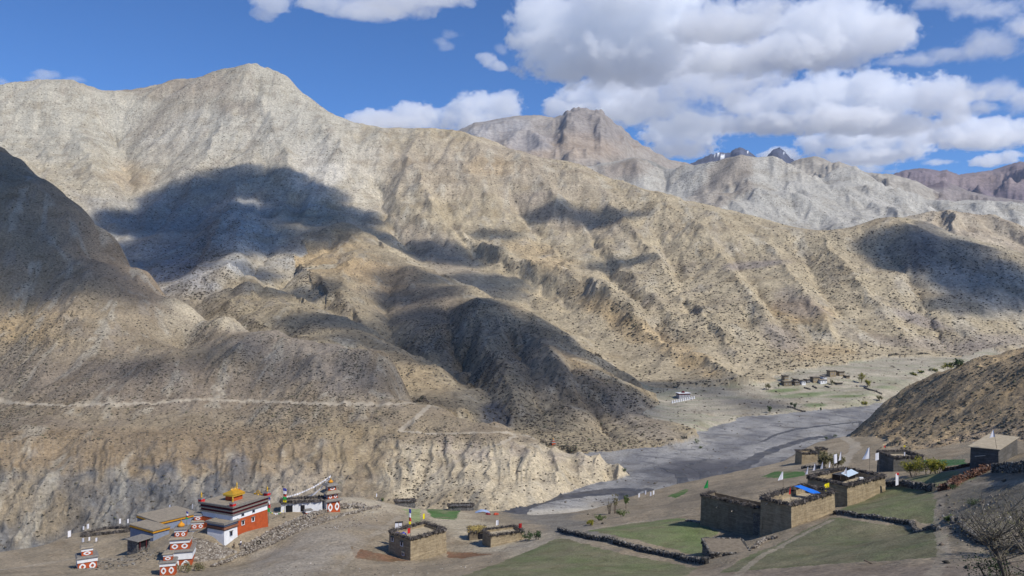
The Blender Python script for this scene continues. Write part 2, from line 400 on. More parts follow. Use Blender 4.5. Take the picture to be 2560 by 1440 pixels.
for lids, line, amp, w in [
 ([7], [(1010,380),(1050,470),(1090,560),(1133,594),(1215,640),(1296,680),(1400,718),(1500,775),(1600,832)], 30, 60),
 ([7], [(1130,380),(1180,460),(1233,520),(1290,565),(1350,608),(1420,667),(1520,760),(1600,800)], 20, 50),
 ([7], [(1330,420),(1400,520),(1480,600),(1600,720),(1700,830)], 16, 50),
 ([7], [(1500,480),(1580,580),(1660,680),(1760,800),(1840,900)], 16, 45),
 ([7], [(1700,520),(1780,620),(1850,720),(1930,830),(2000,900)], 14, 40),
 ([7], [(1900,580),(1960,680),(2050,800),(2120,890)], 12, 36),
 ([7], [(2060,590),(2130,700),(2230,830),(2300,890)], 12, 36),
 ([7], [(1525,796),(1608,820),(1692,885),(1775,927),(1850,968)], 14, 30),
 ([7], [(930,400),(954,467),(967,520),(1017,583),(1062,629)], -26, 45),
 ([7], [(1080,430),(1110,520),(1160,575),(1250,630),(1340,680),(1440,745)], -20, 40),
 ([7], [(1260,450),(1320,540),(1400,620),(1500,725)], -16, 40),
 ([7], [(1450,500),(1500,600),(1560,700),(1650,800),(1720,880)], -15, 35),
 ([7], [(1610,520),(1680,640),(1710,720),(1800,840)], -14, 35),
 ([7], [(1800,560),(1870,680),(1960,800),(2020,870)], -13, 30),
 ([7], [(2000,600),(2060,720),(2130,830)], -12, 30),
 ([7], [(2200,590),(2260,660),(2330,780),(2380,870)], -14, 30),
 ([7], [(620,230),(560,330),(500,430),(450,520)], 22, 70), ([7], [(640,220),(690,330),(720,420),(740,480)], 20, 70), ([7], [(760,260),(840,380),(880,460)], 18, 70),
 ([7], [(130,230),(200,350),(240,450),(280,560)], 18, 60), ([7], [(40,240),(100,380),(180,520)], -18, 60), ([7], [(250,240),(310,350),(330,440),(300,540)], -26, 60),
 ([7], [(640,380),(658,475),(640,550)], -16, 45), ([7], [(700,400),(745,496),(770,558)], -18, 45), ([7], [(560,380),(540,460),(480,560)], -16, 50),
 ([5, 6, 7], [(875,560),(812,600),(740,640),(690,690),(650,720)], -22, 34), ([5, 6, 7], [(700,560),(670,610),(630,660),(560,740)], -18, 34), ([5, 6, 7], [(590,500),(600,580),(590,650)], 14, 40),
 ([7], [(480,420),(440,500),(380,580)], -14, 34), ([7], [(600,420),(590,500),(540,600),(480,690)], 16, 34), ([7], [(670,440),(640,520),(600,620)], 13, 28), ([7], [(740,440),(710,530),(660,620)], 13, 28), ([7], [(790,430),(775,510),(730,600)], 12, 28), ([5, 6, 7], [(530,560),(500,620),(440,690)], -15, 28),
 ([5, 6], [(1000,660),(960,740),(980,830),(1050,900)], -14, 28), ([5, 6], [(1130,720),(1120,810),(1180,920),(1230,1000)], -16, 28), ([5, 6], [(1260,770),(1290,860),(1340,960),(1380,1050)], -14, 24), ([5, 6], [(1400,850),(1440,930),(1500,1020),(1530,1080)], -11, 20),
 ([5, 6], [(1190,740),(1200,850),(1260,960),(1300,1040)], 12, 26), ([5, 6], [(1330,800),(1380,910),(1440,1010)], 10, 22), ([5, 6], [(900,620),(860,700),(850,770)], 14, 36),
 ([4], [(455,760),(445,830),(470,900),(540,960),(620,1000)], -4, 22), ([4], [(620,840),(590,900),(560,960)], 7, 18), ([4], [(760,870),(800,930),(860,980)], 6, 18), ([4], [(250,650),(200,760),(130,870)], 9, 24), ([4], [(90,640),(60,760),(20,860)], -9, 24),
]:
    crease(lids, line, amp * (1.2 if lids == [7] and line[0][0] > 900 else 1.15), w * .85, 420, 2700)
# ------------------------------------------------------------------ materials: node helpers
def new_mat(name):
    m = bpy.data.materials.new(name); m.use_nodes = True
    nt = m.node_tree
    b = nt.nodes['Principled BSDF']
    b.inputs['Roughness'].default_value = 0.95
    b.inputs['Specular IOR Level'].default_value = 0.15
    return m, nt, b
def nd(nt, t, **kw):
    n = nt.nodes.new(t)
    for k, v in kw.items():
        if k in n.inputs: n.inputs[k].default_value = v
        else: setattr(n, k, v)
    return n
def ramp(nt, fac, stops):
    r = nt.nodes.new('ShaderNodeValToRGB')
    e = r.color_ramp.elements
    e[0].position, e[0].color = stops[0][0], (*stops[0][1], 1)
    e[1].position, e[1].color = stops[-1][0], (*stops[-1][1], 1)
    for p, c in stops[1:-1]:
        q = e.new(p); q.color = (*c, 1)
    nt.links.new(fac, r.inputs['Fac'])
    return r.outputs['Color']
def mix(nt, a, b, fac, mode='MIX'):
    n = nt.nodes.new('ShaderNodeMix'); n.data_type = 'RGBA'; n.blend_type = mode
    for v, s in ((fac, n.inputs[0]), (a, n.inputs[6]), (b, n.inputs[7])):
        if isinstance(v, (int, float)): s.default_value = v
        elif isinstance(v, tuple): s.default_value = (*v, 1)
        else: nt.links.new(v, s)
    return n.outputs[2]
def coords(nt, scale=(1, 1, 1)):
    g = nt.nodes.new('ShaderNodeNewGeometry')
    mp = nt.nodes.new('ShaderNodeMapping'); mp.inputs['Scale'].default_value = scale
    nt.links.new(g.outputs['Position'], mp.inputs['Vector'])
    return mp.outputs['Vector']
def noise(nt, vec, scale, detail=5, rough=0.6, dist=0.0):
    n = nd(nt, 'ShaderNodeTexNoise', Scale=scale, Detail=detail, Roughness=rough, Distortion=dist)
    nt.links.new(vec, n.inputs['Vector'])
    return n.outputs['Fac']
def bump(nt, b, h, strength, dist):
    n = nd(nt, 'ShaderNodeBump', Strength=strength, Distance=dist)
    nt.links.new(h, n.inputs['Height']); nt.links.new(n.outputs['Normal'], b.inputs['Normal'])
def math_(nt, op, a, b=None):
    n = nt.nodes.new('ShaderNodeMath'); n.operation = op
    for v, s in ((a, n.inputs[0]), (b, n.inputs[1])):
        if v is None: continue
        if isinstance(v, (int, float)): s.default_value = v
        else: nt.links.new(v, s)
    return n.outputs[0]

def earth(name, fine=0.5, coarse=0.05, bumpd=0.6, streak=(1, 1, 1), dots=None, dotcol=(0.09, 0.075, 0.055), contrast=0.45, strata=0.0):
    """bare ground: albedo from the mesh's Col attribute, broken up by two scales of noise"""
    m, nt, b = new_mat(name)
    a = nd(nt, 'ShaderNodeAttribute', attribute_name='Col')
    v = coords(nt, streak)
    n1 = noise(nt, v, fine, 7, 0.68); n2 = noise(nt, coords(nt), coarse, 5, 0.6, 0.4)
    lo, hi = 1 - contrast, 1 + contrast
    c1 = ramp(nt, n1, [(0.3, (lo, lo, lo)), (0.7, (hi, hi, hi))])
    c2 = ramp(nt, n2, [(0.3, (0.80, 0.77, 0.73)), (0.5, (1, 1, 1)), (0.7, (1.16, 1.15, 1.14))])
    c = mix(nt, a.outputs['Color'], c1, 1.0, 'MULTIPLY'); c = mix(nt, c, c2, 1.0, 'MULTIPLY')
    if strata:
        w = noise(nt, coords(nt, (0.02, 0.02, 1)), strata, 4, 0.7)
        c = mix(nt, c, ramp(nt, w, [(0.35, (0.91, 0.9, 0.89)), (0.65, (1.06, 1.06, 1.05))]), 1.0, 'MULTIPLY')
    if dots:
        vo = nd(nt, 'ShaderNodeTexVoronoi', Scale=dots, Randomness=1.0)
        nt.links.new(coords(nt, (1, 1, 0.6)), vo.inputs['Vector'])
        pn = noise(nt, coords(nt), dots * 0.13, 3, 0.6)
        th = math_(nt, 'MULTIPLY', math_(nt, 'SUBTRACT', pn, 0.28), 0.75)
        k = math_(nt, 'LESS_THAN', vo.outputs['Distance'], th)
        c = mix(nt, c, dotcol, math_(nt, 'MULTIPLY', k, 0.75))
    nt.links.new(c, b.inputs['Base Color'])
    h = math_(nt, 'ADD', n1, math_(nt, 'MULTIPLY', n2, 2.0))
    bump(nt, b, h, 0.9, bumpd)
    return m

# ------------------------------------------------------------------ ground colours
CC = np.zeros(XX.shape + (3,), np.float32)
PX = UU * F + 1280.0
PY = HOR - Z / YY * F
def paint(mask, col):
    k = np.clip(mask, 0, 1)[..., None].astype(np.float32)
    np.copyto(CC, CC * (1 - k) + np.array(col, np.float32) * k)
def blob(x, y, rx, ry, rot=0.0, soft=0.5):
    """soft patch of another rock or soil, by where it lies on the slope"""
    c, s = math.cos(rot), math.sin(rot)
    dx = PX - x; dy = PY - y
    d = np.sqrt(((dx * c + dy * s) / rx) ** 2 + ((-dx * s + dy * c) / ry) ** 2)
    return 1 - smooth(1 - soft, 1 + soft, d + 0.45 * NZ1)
NZ1 = fbm(XX / (YY * 0.06), np.log(YY) * 14 + Z / (YY * 0.05), 4, 501).astype(np.float32)
NZ2 = fbm(PX / 55.0, PY / 40.0, 4, 502).astype(np.float32)
BEIGE = (0.455, 0.385, 0.265); PALE = (0.415, 0.385, 0.31); OCHRE = (0.42, 0.305, 0.165); SCRUB = (0.19, 0.155, 0.125)
GREY = (0.34, 0.34, 0.335); SLATE = (0.105, 0.11, 0.12); CREAM = (0.47, 0.40, 0.28)
isl = lambda *a: np.isin(LID, a)
CC[:] = BEIGE
EXTRA = []
mt = isl(7)
paint(mt * 1.0, (0.40, 0.335, 0.225))
up = smooth(120, 420, Z + 90 * NZ1) * (1 - smooth(820, 1120, PX + 120 * NZ2))
paint(mt * up, PALE)
paint(mt * blob(450, 590, 300, 130) * 0.8, (0.345, 0.335, 0.305))
paint(mt * blob(590, 580, 50, 60, .2) * .8, (0.46, 0.445, 0.39))
paint(mt * blob(450, 690, 110, 60) * .7, (0.27, 0.27, 0.28))
paint(mt * blob(430, 215, 180, 30) * 0.8, (0.34, 0.29, 0.225))
paint(mt * blob(420, 330, 110, 70, -0.7) * 0.45, (0.36, 0.32, 0.26))
paint(mt * blob(590, 270, 60, 22) * 0.6, SCRUB)
paint(mt * blob(560, 330, 240, 70) * 0.35, (0.42, 0.40, 0.35))
paint(mt * blob(1130, 420, 240, 70) * 0.55, (0.38, 0.32, 0.245))
paint(mt * blob(1350, 440, 200, 50, 0.3) * 0.5, (0.36, 0.31, 0.24))
paint(mt * blob(790, 430, 60, 60) * 0.8, (0.56, 0.53, 0.46))
paint(mt * blob(900, 440, 60, 110, -0.3) * 0.5, (0.55, 0.51, 0.42))
for (a, b_, c, d, r, k) in [(1500, 760, 90, 25, .5, .6), (2010, 780, 70, 35, 0, .7), (1700, 880, 120, 28, .6, .6), (330, 450, 60, 40, 0, .4), (1350, 640, 90, 30, .5, .45), (1230, 420, 60, 30, 0, .4), (1560, 820, 60, 20, .6, .6), (2050, 880, 90, 20, 0, .5)]:
    paint(mt * blob(a, b_, c, d, r) * k, OCHRE)
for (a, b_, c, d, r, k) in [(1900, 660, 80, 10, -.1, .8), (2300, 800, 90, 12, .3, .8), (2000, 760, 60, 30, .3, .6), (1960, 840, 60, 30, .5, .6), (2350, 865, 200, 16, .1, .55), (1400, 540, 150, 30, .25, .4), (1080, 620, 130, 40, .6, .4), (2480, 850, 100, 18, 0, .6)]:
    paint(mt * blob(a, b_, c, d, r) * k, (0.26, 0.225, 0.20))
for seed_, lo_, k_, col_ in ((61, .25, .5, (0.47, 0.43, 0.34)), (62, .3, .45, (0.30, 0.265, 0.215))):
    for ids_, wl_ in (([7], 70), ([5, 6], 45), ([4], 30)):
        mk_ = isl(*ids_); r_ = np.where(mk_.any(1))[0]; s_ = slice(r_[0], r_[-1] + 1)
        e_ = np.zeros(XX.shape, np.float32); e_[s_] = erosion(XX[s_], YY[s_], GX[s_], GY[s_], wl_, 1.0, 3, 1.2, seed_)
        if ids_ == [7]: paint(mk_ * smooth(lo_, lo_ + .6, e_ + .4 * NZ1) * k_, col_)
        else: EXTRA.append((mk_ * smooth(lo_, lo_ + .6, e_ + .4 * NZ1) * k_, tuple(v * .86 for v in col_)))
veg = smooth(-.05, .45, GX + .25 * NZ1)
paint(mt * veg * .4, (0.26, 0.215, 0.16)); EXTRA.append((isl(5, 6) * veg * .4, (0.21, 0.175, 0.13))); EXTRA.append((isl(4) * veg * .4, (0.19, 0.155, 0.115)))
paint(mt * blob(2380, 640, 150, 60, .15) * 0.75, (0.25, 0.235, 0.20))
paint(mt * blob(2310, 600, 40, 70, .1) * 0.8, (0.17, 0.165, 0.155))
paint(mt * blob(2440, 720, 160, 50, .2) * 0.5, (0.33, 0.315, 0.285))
sp = isl(5, 6)
paint(sp * 1.0, (0.32, 0.265, 0.175))
paint(sp * (NZ1 > 0) * 0.3, (0.27, 0.225, 0.155))
paint(sp * smooth(0, 300, Z + 60 * NZ1) * (1 - smooth(700, 900, PX)), (0.47, 0.455, 0.41))
paint(sp * blob(600, 560, 90, 110, .2) * 0.9, (0.42, 0.40, 0.35))
paint(sp * blob(440, 690, 110, 70) * 0.8, GREY)
paint(sp * blob(800, 640, 120, 60, .2) * 0.6, OCHRE)
paint(sp * blob(960, 690, 110, 30, .3) * 0.7, OCHRE)
paint(sp * blob(1440, 900, 160, 16, .7) * 0.7, (0.40, 0.31, 0.19))
paint(sp * blob(1060, 760, 160, 70, .5) * 0.45, SCRUB)
paint(sp * blob(1380, 930, 180, 60, .7) * 0.4, SCRUB)
paint(sp * blob(1600, 1040, 120, 40, .6) * 0.45, (0.30, 0.26, 0.22))
paint(sp * blob(1240, 1040, 40, 30) * 0.9, SLATE)
paint(sp * blob(1000, 920, 160, 40, .6) * 0.35, OCHRE)
g = isl(8)
paint(g * 1.0, (0.41, 0.39, 0.34))
paint(g * smooth(0.05, 0.5, NZ2) * 0.45, (0.36, 0.345, 0.31))
paint(g * blob(1560, 425, 90, 22, -.1) * 0.9, (0.27, 0.23, 0.19))
paint(g * blob(1830, 435, 60, 50, -.6, .3) * 0.9, (0.29, 0.255, 0.21))
paint(g * blob(1780, 490, 60, 40, -.7, .3) * 0.8, (0.30, 0.265, 0.22))
paint(g * blob(1990, 420, 60, 25, .2) * 0.3, (0.35, 0.31, 0.25))
paint(isl(9) * 1.0, (0.43, 0.365, 0.27))
paint(isl(9) * smooth(0, .5, NZ2) * 0.5, (0.33, 0.275, 0.21))
ms = isl(10)
paint(ms * 1.0, (0.33, 0.295, 0.255))
paint(ms * smooth(285, 330, PY - 22 * NZ2 + np.abs(PX - 1470) * 0.02) * 0.0, (0, 0, 0))
paint(ms * blob(1500, 310, 110, 55, .35) * 0.7, (0.27, 0.245, 0.23))
paint(ms * blob(1230, 330, 110, 30, -.2) * 0.7, (0.37, 0.36, 0.36))
paint(ms * blob(1420, 370, 160, 30) * 0.6, (0.37, 0.29, 0.215))
paint(ms * blob(1330, 355, 60, 22) * 0.8, (0.31, 0.295, 0.29))
paint(isl(11) * 1.0, (0.27, 0.26, 0.23))
paint(isl(12, 13) * 1.0, (0.09, 0.10, 0.145))
sn = fbm(PX / 9.0, PY / 4.0, 3, 77)
paint(isl(12) * ((sn > 0.72) | ((np.abs(PX - 1803) < 9) & (np.abs(PY - 388 - (PX - 1803) * .5) < 4))), (0.85, 0.87, 0.9))
paint(isl(13) * (sn > 0.8), (0.8, 0.82, 0.86))
paint(isl(14) * 1.0, (0.36, 0.33, 0.28))
paint(isl(15) * 1.0, (0.25, 0.22, 0.205))
paint(isl(15) * blob(2310, 450, 60, 22), (0.16, 0.125, 0.145))
paint(isl(16) * 1.0, (0.20, 0.165, 0.18))
paint(isl(16) * blob(2480, 450, 120, 22) * 0.7, (0.30, 0.24, 0.22))
# near hill across the gorge
lf = isl(4)
paint(lf * 1.0, (0.265, 0.215, 0.145))
paint(lf * smooth(-.1, .5, NZ1) * 0.4, (0.225, 0.18, 0.13))
paint(lf * blob(320, 960, 420, 60, .05) * 0.55, SCRUB)
paint(lf * blob(780, 900, 200, 70, .3) * 0.5, (0.27, 0.235, 0.20))
paint(lf * blob(300, 660, 240, 60, .6) * 0.6, (0.30, 0.225, 0.15))
paint(lf * blob(60, 800, 120, 60) * 0.5, OCHRE)
paint(lf * blob(460, 800, 60, 60) * 0.6, (0.38, 0.33, 0.24))
paint(lf * blob(530, 785, 90, 24, .3) * 0.8, CREAM)
paint(lf * blob(150, 1085, 120, 40, .2) * 0.5, SCRUB)
paint(lf * smooth(1055, 1085, PY) * (1 - smooth(1160, 1190, PY + 20 * NZ2)) * (1 - smooth(950, 1050, PX)), (0.25, 0.19, 0.12))
paint(lf * blob(880, 1120, 160, 60) * 0.7, (0.33, 0.265, 0.165))
fl2 = ridged(UU * 66.0, YY / 60.0, 3, 512)
paint(lf * smooth(1080, 1110, PY) * (1 - smooth(1180, 1215, PY)) * smooth(0.95, 1.3, fl2) * 0.45, (0.25, 0.2, 0.14))
grey = smooth(1165, 1215, PY + 26 * NZ2) * (1 - smooth(600, 780, PX + 60 * NZ2))
paint(lf * grey, (0.165, 0.16, 0.15))
paint(lf * blob(430, 1200, 150, 40) * smooth(-.3, .3, NZ2) * 0.85, SLATE)
paint(lf * blob(600, 1200, 24, 60) * 0.8, (0.16, 0.165, 0.175))
paint(lf * smooth(.2, .6, NZ2) * smooth(1210, 1240, PY) * (1 - smooth(600, 780, PX)) * 0.6, (0.17, 0.175, 0.18))
paint(lf * blob(60, 1270, 110, 70) * 0.8, (0.30, 0.24, 0.155))
paint(lf * blob(750, 1230, 110, 60) * 0.6, (0.36, 0.31, 0.24))
paint(lf * smooth(900, 1050, PX + 60 * NZ2) * smooth(1090, 1130, PY), CREAM)
paint(lf * blob(1250, 1130, 200, 26, .1) * smooth(-.2, .3, NZ2) * 0.6, (0.30, 0.255, 0.215))
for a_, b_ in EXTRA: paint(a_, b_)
# hillside on the near right
rh = isl(3)
paint(rh * 1.0, (0.33, 0.25, 0.15))
paint(rh * smooth(-.1, .5, NZ2) * 0.5, (0.24, 0.185, 0.12))
paint(rh * blob(2450, 1110, 160, 30, -.2) * 0.7, (0.36, 0.275, 0.185))
# village ground
pl = isl(1)
paint(pl * 1.0, (0.29, 0.237, 0.165))
paint(pl * smooth(-.2, .5, NZ2) * 0.5, (0.22, 0.185, 0.13))
paint(pl * blob(760, 1390, 150, 50, -.4) * 0.8, (0.30, 0.265, 0.215))
paint(pl * blob(900, 1258, 100, 30) * 0.9, (0.40, 0.345, 0.255))
paint(pl * blob(1160, 1318, 150, 30, .35) * 0.95, (0.42, 0.36, 0.255))
paint(pl * blob(1330, 1355, 180, 18, -.1) * .7, (0.36, 0.315, 0.24))
paint(pl * blob(1380, 1300, 150, 26, .3) * 0.8, (0.17, 0.16, 0.14))
paint(pl * blob(2480, 1260, 130, 130, 0, .3) * 0.8, (0.185, 0.165, 0.125))
paint(pl * smooth(1400, 1430, PY + 0.02 * (PX - 2000)) * smooth(1700, 1850, PX) * 0.9, (0.215, 0.175, 0.135))
paint(pl * blob(1790, 1240, 130, 24, -.25) * 0.6, (0.165, 0.14, 0.105))
paint(pl * blob(2010, 1150, 90, 26, -.25) * 0.6, (0.34, 0.285, 0.205))
# valley floor by the far village
tr = isl(2)
paint(tr * 1.0, (0.34, 0.305, 0.235))
ln = fbm(XX / 140, (YY + XX * .15) / 7.0, 3, 87)
paint(tr * smooth(.25, .5, ln) * .5, (0.47, 0.42, 0.32))
for (a, b_, c, d, r) in [(1960, 976, 36, 4, -.05), (2030, 984, 50, 4, -.08), (1990, 990, 60, 4, -.05), (2040, 1013, 30, 5, 0), (2210, 968, 26, 5, 0), (2120, 990, 60, 4, -.05)]:
    paint(tr * blob(a, b_, c, d, r) * .8, (0.13, 0.18, 0.07))
paint(tr * smooth(0, .5, fbm(XX / 60, YY / 9, 3, 88)) * 0.6, (0.26, 0.265, 0.175))
paint(tr * blob(1880, 1015, 110, 22) * 0.8, (0.21, 0.19, 0.16))
# river gravel
rv = isl(0)
paint(rv * 1.0, (0.255, 0.25, 0.24))
st = fbm(XX / 34 - YY / 60, YY / 90 + XX / 120, 4, 90)
paint(rv * smooth(.0, .5, st) * 0.7, (0.16, 0.16, 0.165))
paint(rv * smooth(.1, .6, -st) * 0.5, (0.32, 0.31, 0.29))
paint(rv * blob(1760, 1175, 120, 30, -.15) * 0.9, (0.08, 0.08, 0.09))
st2 = fbm(PX / 90 + PY / 18, PY / 5 - PX / 40, 3, 93)
paint(rv * smooth(.25, .5, st2) * .6, (0.10, 0.10, 0.11))
paint(rv * blob(1420, 1290, 190, 26, -.1) * 0.9, (0.44, 0.40, 0.325))

# ------------------------------------------------------------------ roads, fields and water as parts of the ground surface
def world_line(pts, n=5, closed=False):
    pts = list(pts) + ([pts[0]] if closed else [])
    q = [(a[0] + (b[0] - a[0]) * k / n, a[1] + (b[1] - a[1]) * k / n) for a, b in zip(pts, pts[1:]) for k in range(n)] + ([] if closed else [pts[-1]])
    return [hit(*p)[:2] for p in q]
ZONE = np.zeros(XX.shape, np.int16)          # 0: plain ground
ZN = {}
def zone(name, mask):
    if name not in ZN: ZN[name] = len(ZN) + 1
    ZONE[mask] = ZN[name]
def near(line, w, lids, y0, y1, taper=None):
    s = rows(y0, y1); x, y = XX[s], YY[s]
    d, par = seg_dist(x, y, line)
    ww = w if taper is None else np.interp(par, np.linspace(0, len(line) - 1, len(taper)), taper)
    m = np.zeros(XX.shape, bool)
    m[s] = (d + 0.35 * w * fbm(x / (3 * w), y / (3 * w), 2, 640) < ww) & np.isin(LID[s], lids)
    return m
# the river: braided channels over the gravel
def bed(x, y):
    return hit(x, y)[:2]
chan = [
 ([(1200,1300),(1290,1272),(1370,1247),(1450,1236),(1560,1226),(1680,1222),(1760,1205),(1830,1180),(1870,1156),(1900,1138),(1950,1118),(2010,1100),(2070,1090),(2140,1082)], 3.6, [7, 6, 5.5, 6, 6.5, 5.5, 4, 3.6, 3, 3]),
 ([(1560,1230),(1620,1224),(1700,1216),(1790,1212),(1880,1185),(1960,1150),(2010,1130)], 1.8, [2, 3, 3, 2, 1.5, 1.3]),
 ([(1655,1170),(1700,1185),(1760,1196),(1810,1190),(1760,1180),(1720,1165),(1760,1150)], 2.5, [1.5, 3, 4, 4, 3, 2, 1.2]),
 ([(1900,1105),(1945,1085),(1990,1073),(2060,1064),(2150,1054),(2240,1030)], 1.3, [1, 1.5, 1.8, 1.6, 1.5]),
]
for line, w, tp in chan:
    zone('river_water', near([bed(*p) for p in line], w, [0], 330, 1100, tp))
road1 = [(-60,985),(0,1003),(60,1010),(130,1013),(250,1011),(400,1006),(500,998),(560,1001),(650,1004),(750,1008),(850,1010),(960,1011),(1080,1007)]
road2 = [(1075,1012),(1040,1045),(1010,1068),(1000,1078)]
road3 = [(1000,1078),(1090,1085),(1180,1082),(1270,1080),(1290,1090),(1250,1110),(1180,1130),(1120,1165),(1080,1190)]
for line, w in ((road1, 1.5), (road2, 1.7), (road3, 1.2)):
    zone('dirt_road', near(world_line(line), w, [4], 350, 760))
road4 = [(2105,1165),(2118,1140),(2140,1122),(2135,1108),(2112,1095),(2112,1080),(2125,1068)]
zone('dirt_road', near(world_line(road4), 2.3, [1, 3], 200, 620))
path1 = [(2230,1258),(2350,1330),(2365,1380),(2440,1440)]
FIELDS = [
 ('grass_field', [(1090,1460),(1200,1425),(1330,1374),(1398,1343),(1560,1386),(1740,1420),(1690,1460)], (0.165, 0.165, 0.09)),
 ('grass_field', [(1470,1326),(1560,1312),(1700,1294),(1760,1310),(1800,1335),(1775,1345),(1768,1394),(1600,1352)], (0.16, 0.18, 0.085)),
 ('grass_field', [(1800,1432),(1880,1385),(1935,1365),(2010,1325),(2085,1293),(2350,1332),(2372,1392),(2240,1400),(2050,1412)], (0.155, 0.15, 0.088)),
 ('grass_field', [(2092,1277),(2180,1243),(2222,1213),(2332,1228),(2348,1312),(2240,1298)], (0.17, 0.175, 0.09)),
 ('grass_field', [(2262,1196),(2390,1176),(2440,1195),(2390,1216),(2330,1218)], (0.19, 0.195, 0.095)),
 ('grass_field', [(1062,1272),(1150,1276),(1140,1300),(1085,1296)], (0.09, 0.16, 0.055)),
 ('grass_field', [(1008,1272),(1052,1272),(1052,1310),(1030,1306)], (0.27, 0.29, 0.15)),
 ('grass_field', [(1905,1192),(1935,1179),(2012,1179),(2015,1189),(1960,1197)], (0.08, 0.15, 0.05)),
 ('grass_field', [(1670,1240),(1715,1222),(1722,1228),(1690,1246)], (0.09, 0.15, 0.05)),
 ('grass_field', [(2325,1170),(2300,1150),(2410,1148),(2418,1160)], (0.07, 0.14, 0.06)),
 ('ploughed_field', [(880,1367),(970,1388),(1022,1402),(960,1405),(882,1393)], (0.20, 0.115, 0.07)),
 ('ploughed_field', [(1118,1378),(1238,1385),(1150,1397),(1116,1392)], (0.20, 0.115, 0.07)),
]
FC = {}
for k, (nm, poly, col) in enumerate(FIELDS):
    wp = world_line(poly, 5, True)
    s = rows(40, 420); x, y = XX[s], YY[s]
    wx = 0.7 * fbm(x / 4, y / 4, 3, 700 + k); wy = 0.7 * fbm(x / 4, y / 4, 3, 720 + k)
    m = np.zeros(XX.shape, bool); m[s] = inside(x + wx, y + wy, wp) & (LID[s] == 1)
    zone((nm, k), m); FC[(nm, k)] = col
    paint(m * 1.0, col)
    fr = np.zeros(XX.shape, np.float32); ca_, sa_ = math.cos(k * .9 + .4), math.sin(k * .9 + .4)
    fr[s] = fbm((x * ca_ + y * sa_) / 1.1, (-x * sa_ + y * ca_) / 26, 3, 740 + k)
    pt_ = np.zeros(XX.shape, np.float32); pt_[s] = fbm(x / 9, y / 9, 4, 760 + k)
    paint(m * smooth(.0, .6, fr) * .35, tuple(v * .72 for v in col)); paint(m * smooth(.05, .6, pt_) * .55, (0.20, 0.175, 0.11)); paint(m * smooth(.1, .7, -pt_) * .5, (col[0] * .75, col[1] * .95, col[2] * .7))
for pth, wd_ in (([(900,1345),(960,1330),(1040,1310),(1120,1300)], .8), ([(830,1440),(870,1400),(900,1360),(960,1320),(1000,1290)], .9), ([(1260,1372),(1400,1345),(1500,1318),(1700,1290),(1745,1285)], .8), ([(1840,1440),(1900,1392),(1990,1345),(2080,1300)], .7), ([(2330,1440),(2360,1390),(2352,1330),(2345,1300),(2352,1250)], .8), ([(2395,1200),(2450,1210),(2560,1205)], .8), ([(640,1440),(700,1395),(800,1360),(870,1350)], .7), ([(0,1425),(120,1408),(190,1395),(330,1400)], 1.0)):
    paint(near(world_line(pth), wd_, [1], 40, 420) * .75, (0.31, 0.265, 0.20))
paint((ZONE == ZN.get('dirt_road', -1)) * 1.0, (0.36, 0.31, 0.235))
paint((ZONE == ZN['river_water']) * 1.0, (0.05, 0.053, 0.062))

M_EARTH = earth('earth_near', fine=1.3, coarse=0.12, bumpd=0.25, contrast=0.4, dots=0.9, dotcol=(0.16, 0.14, 0.10))
M_HILL = earth('hill_soil', fine=0.55, coarse=0.045, bumpd=0.8, dots=0.55, dotcol=(0.17, 0.145, 0.12), contrast=0.4)
M_MOUNT = earth('mountain_soil', fine=0.22, coarse=0.02, bumpd=1.6, dots=0.26, dotcol=(0.15, 0.13, 0.105), contrast=0.42, streak=(1, 1, 0.35), strata=0.045)
M_PALE = earth('pale_rock', fine=0.13, coarse=0.012, bumpd=2.6, dots=0.16, dotcol=(0.19, 0.175, 0.15), contrast=0.35, streak=(1, 1, 0.4))
M_FAR = earth('far_rock', fine=0.05, coarse=0.005, bumpd=7, contrast=0.3, streak=(1, 1, 0.6), strata=0.05)
M_GRAVEL = earth('river_gravel', fine=0.8, coarse=0.06, bumpd=0.15, contrast=0.3)
M_ROAD = earth('road_dirt', fine=1.2, coarse=0.1, bumpd=0.1, contrast=0.2)
M_FLOOR = earth('valley_soil', fine=0.6, coarse=0.05, bumpd=0.3, dots=0.3, dotcol=(0.17, 0.16, 0.11), contrast=0.3)
M_GRASS = earth('field_grass', fine=3.0, coarse=0.22, bumpd=0.12, contrast=0.5, dots=2.2, dotcol=(0.24, 0.21, 0.13))
m_, nt_, b_ = new_mat('water')
b_.inputs['Base Color'].default_value = (0.085, 0.09, 0.10, 1); b_.inputs['Roughness'].default_value = 0.35
b_.inputs['Specular IOR Level'].default_value = 0.12
nv_ = noise(nt_, coords(nt_), 0.9, 5, 0.7)
nt_.links.new(ramp(nt_, noise(nt_, coords(nt_, (1, .5, 1)), 0.25, 5, 0.7), [(0.35, (0.035, 0.037, 0.045)), (0.7, (0.10, 0.10, 0.105))]), b_.inputs['Base Color'])
bump(nt_, b_, nv_, 0.6, 0.15)
M_WATER = m_

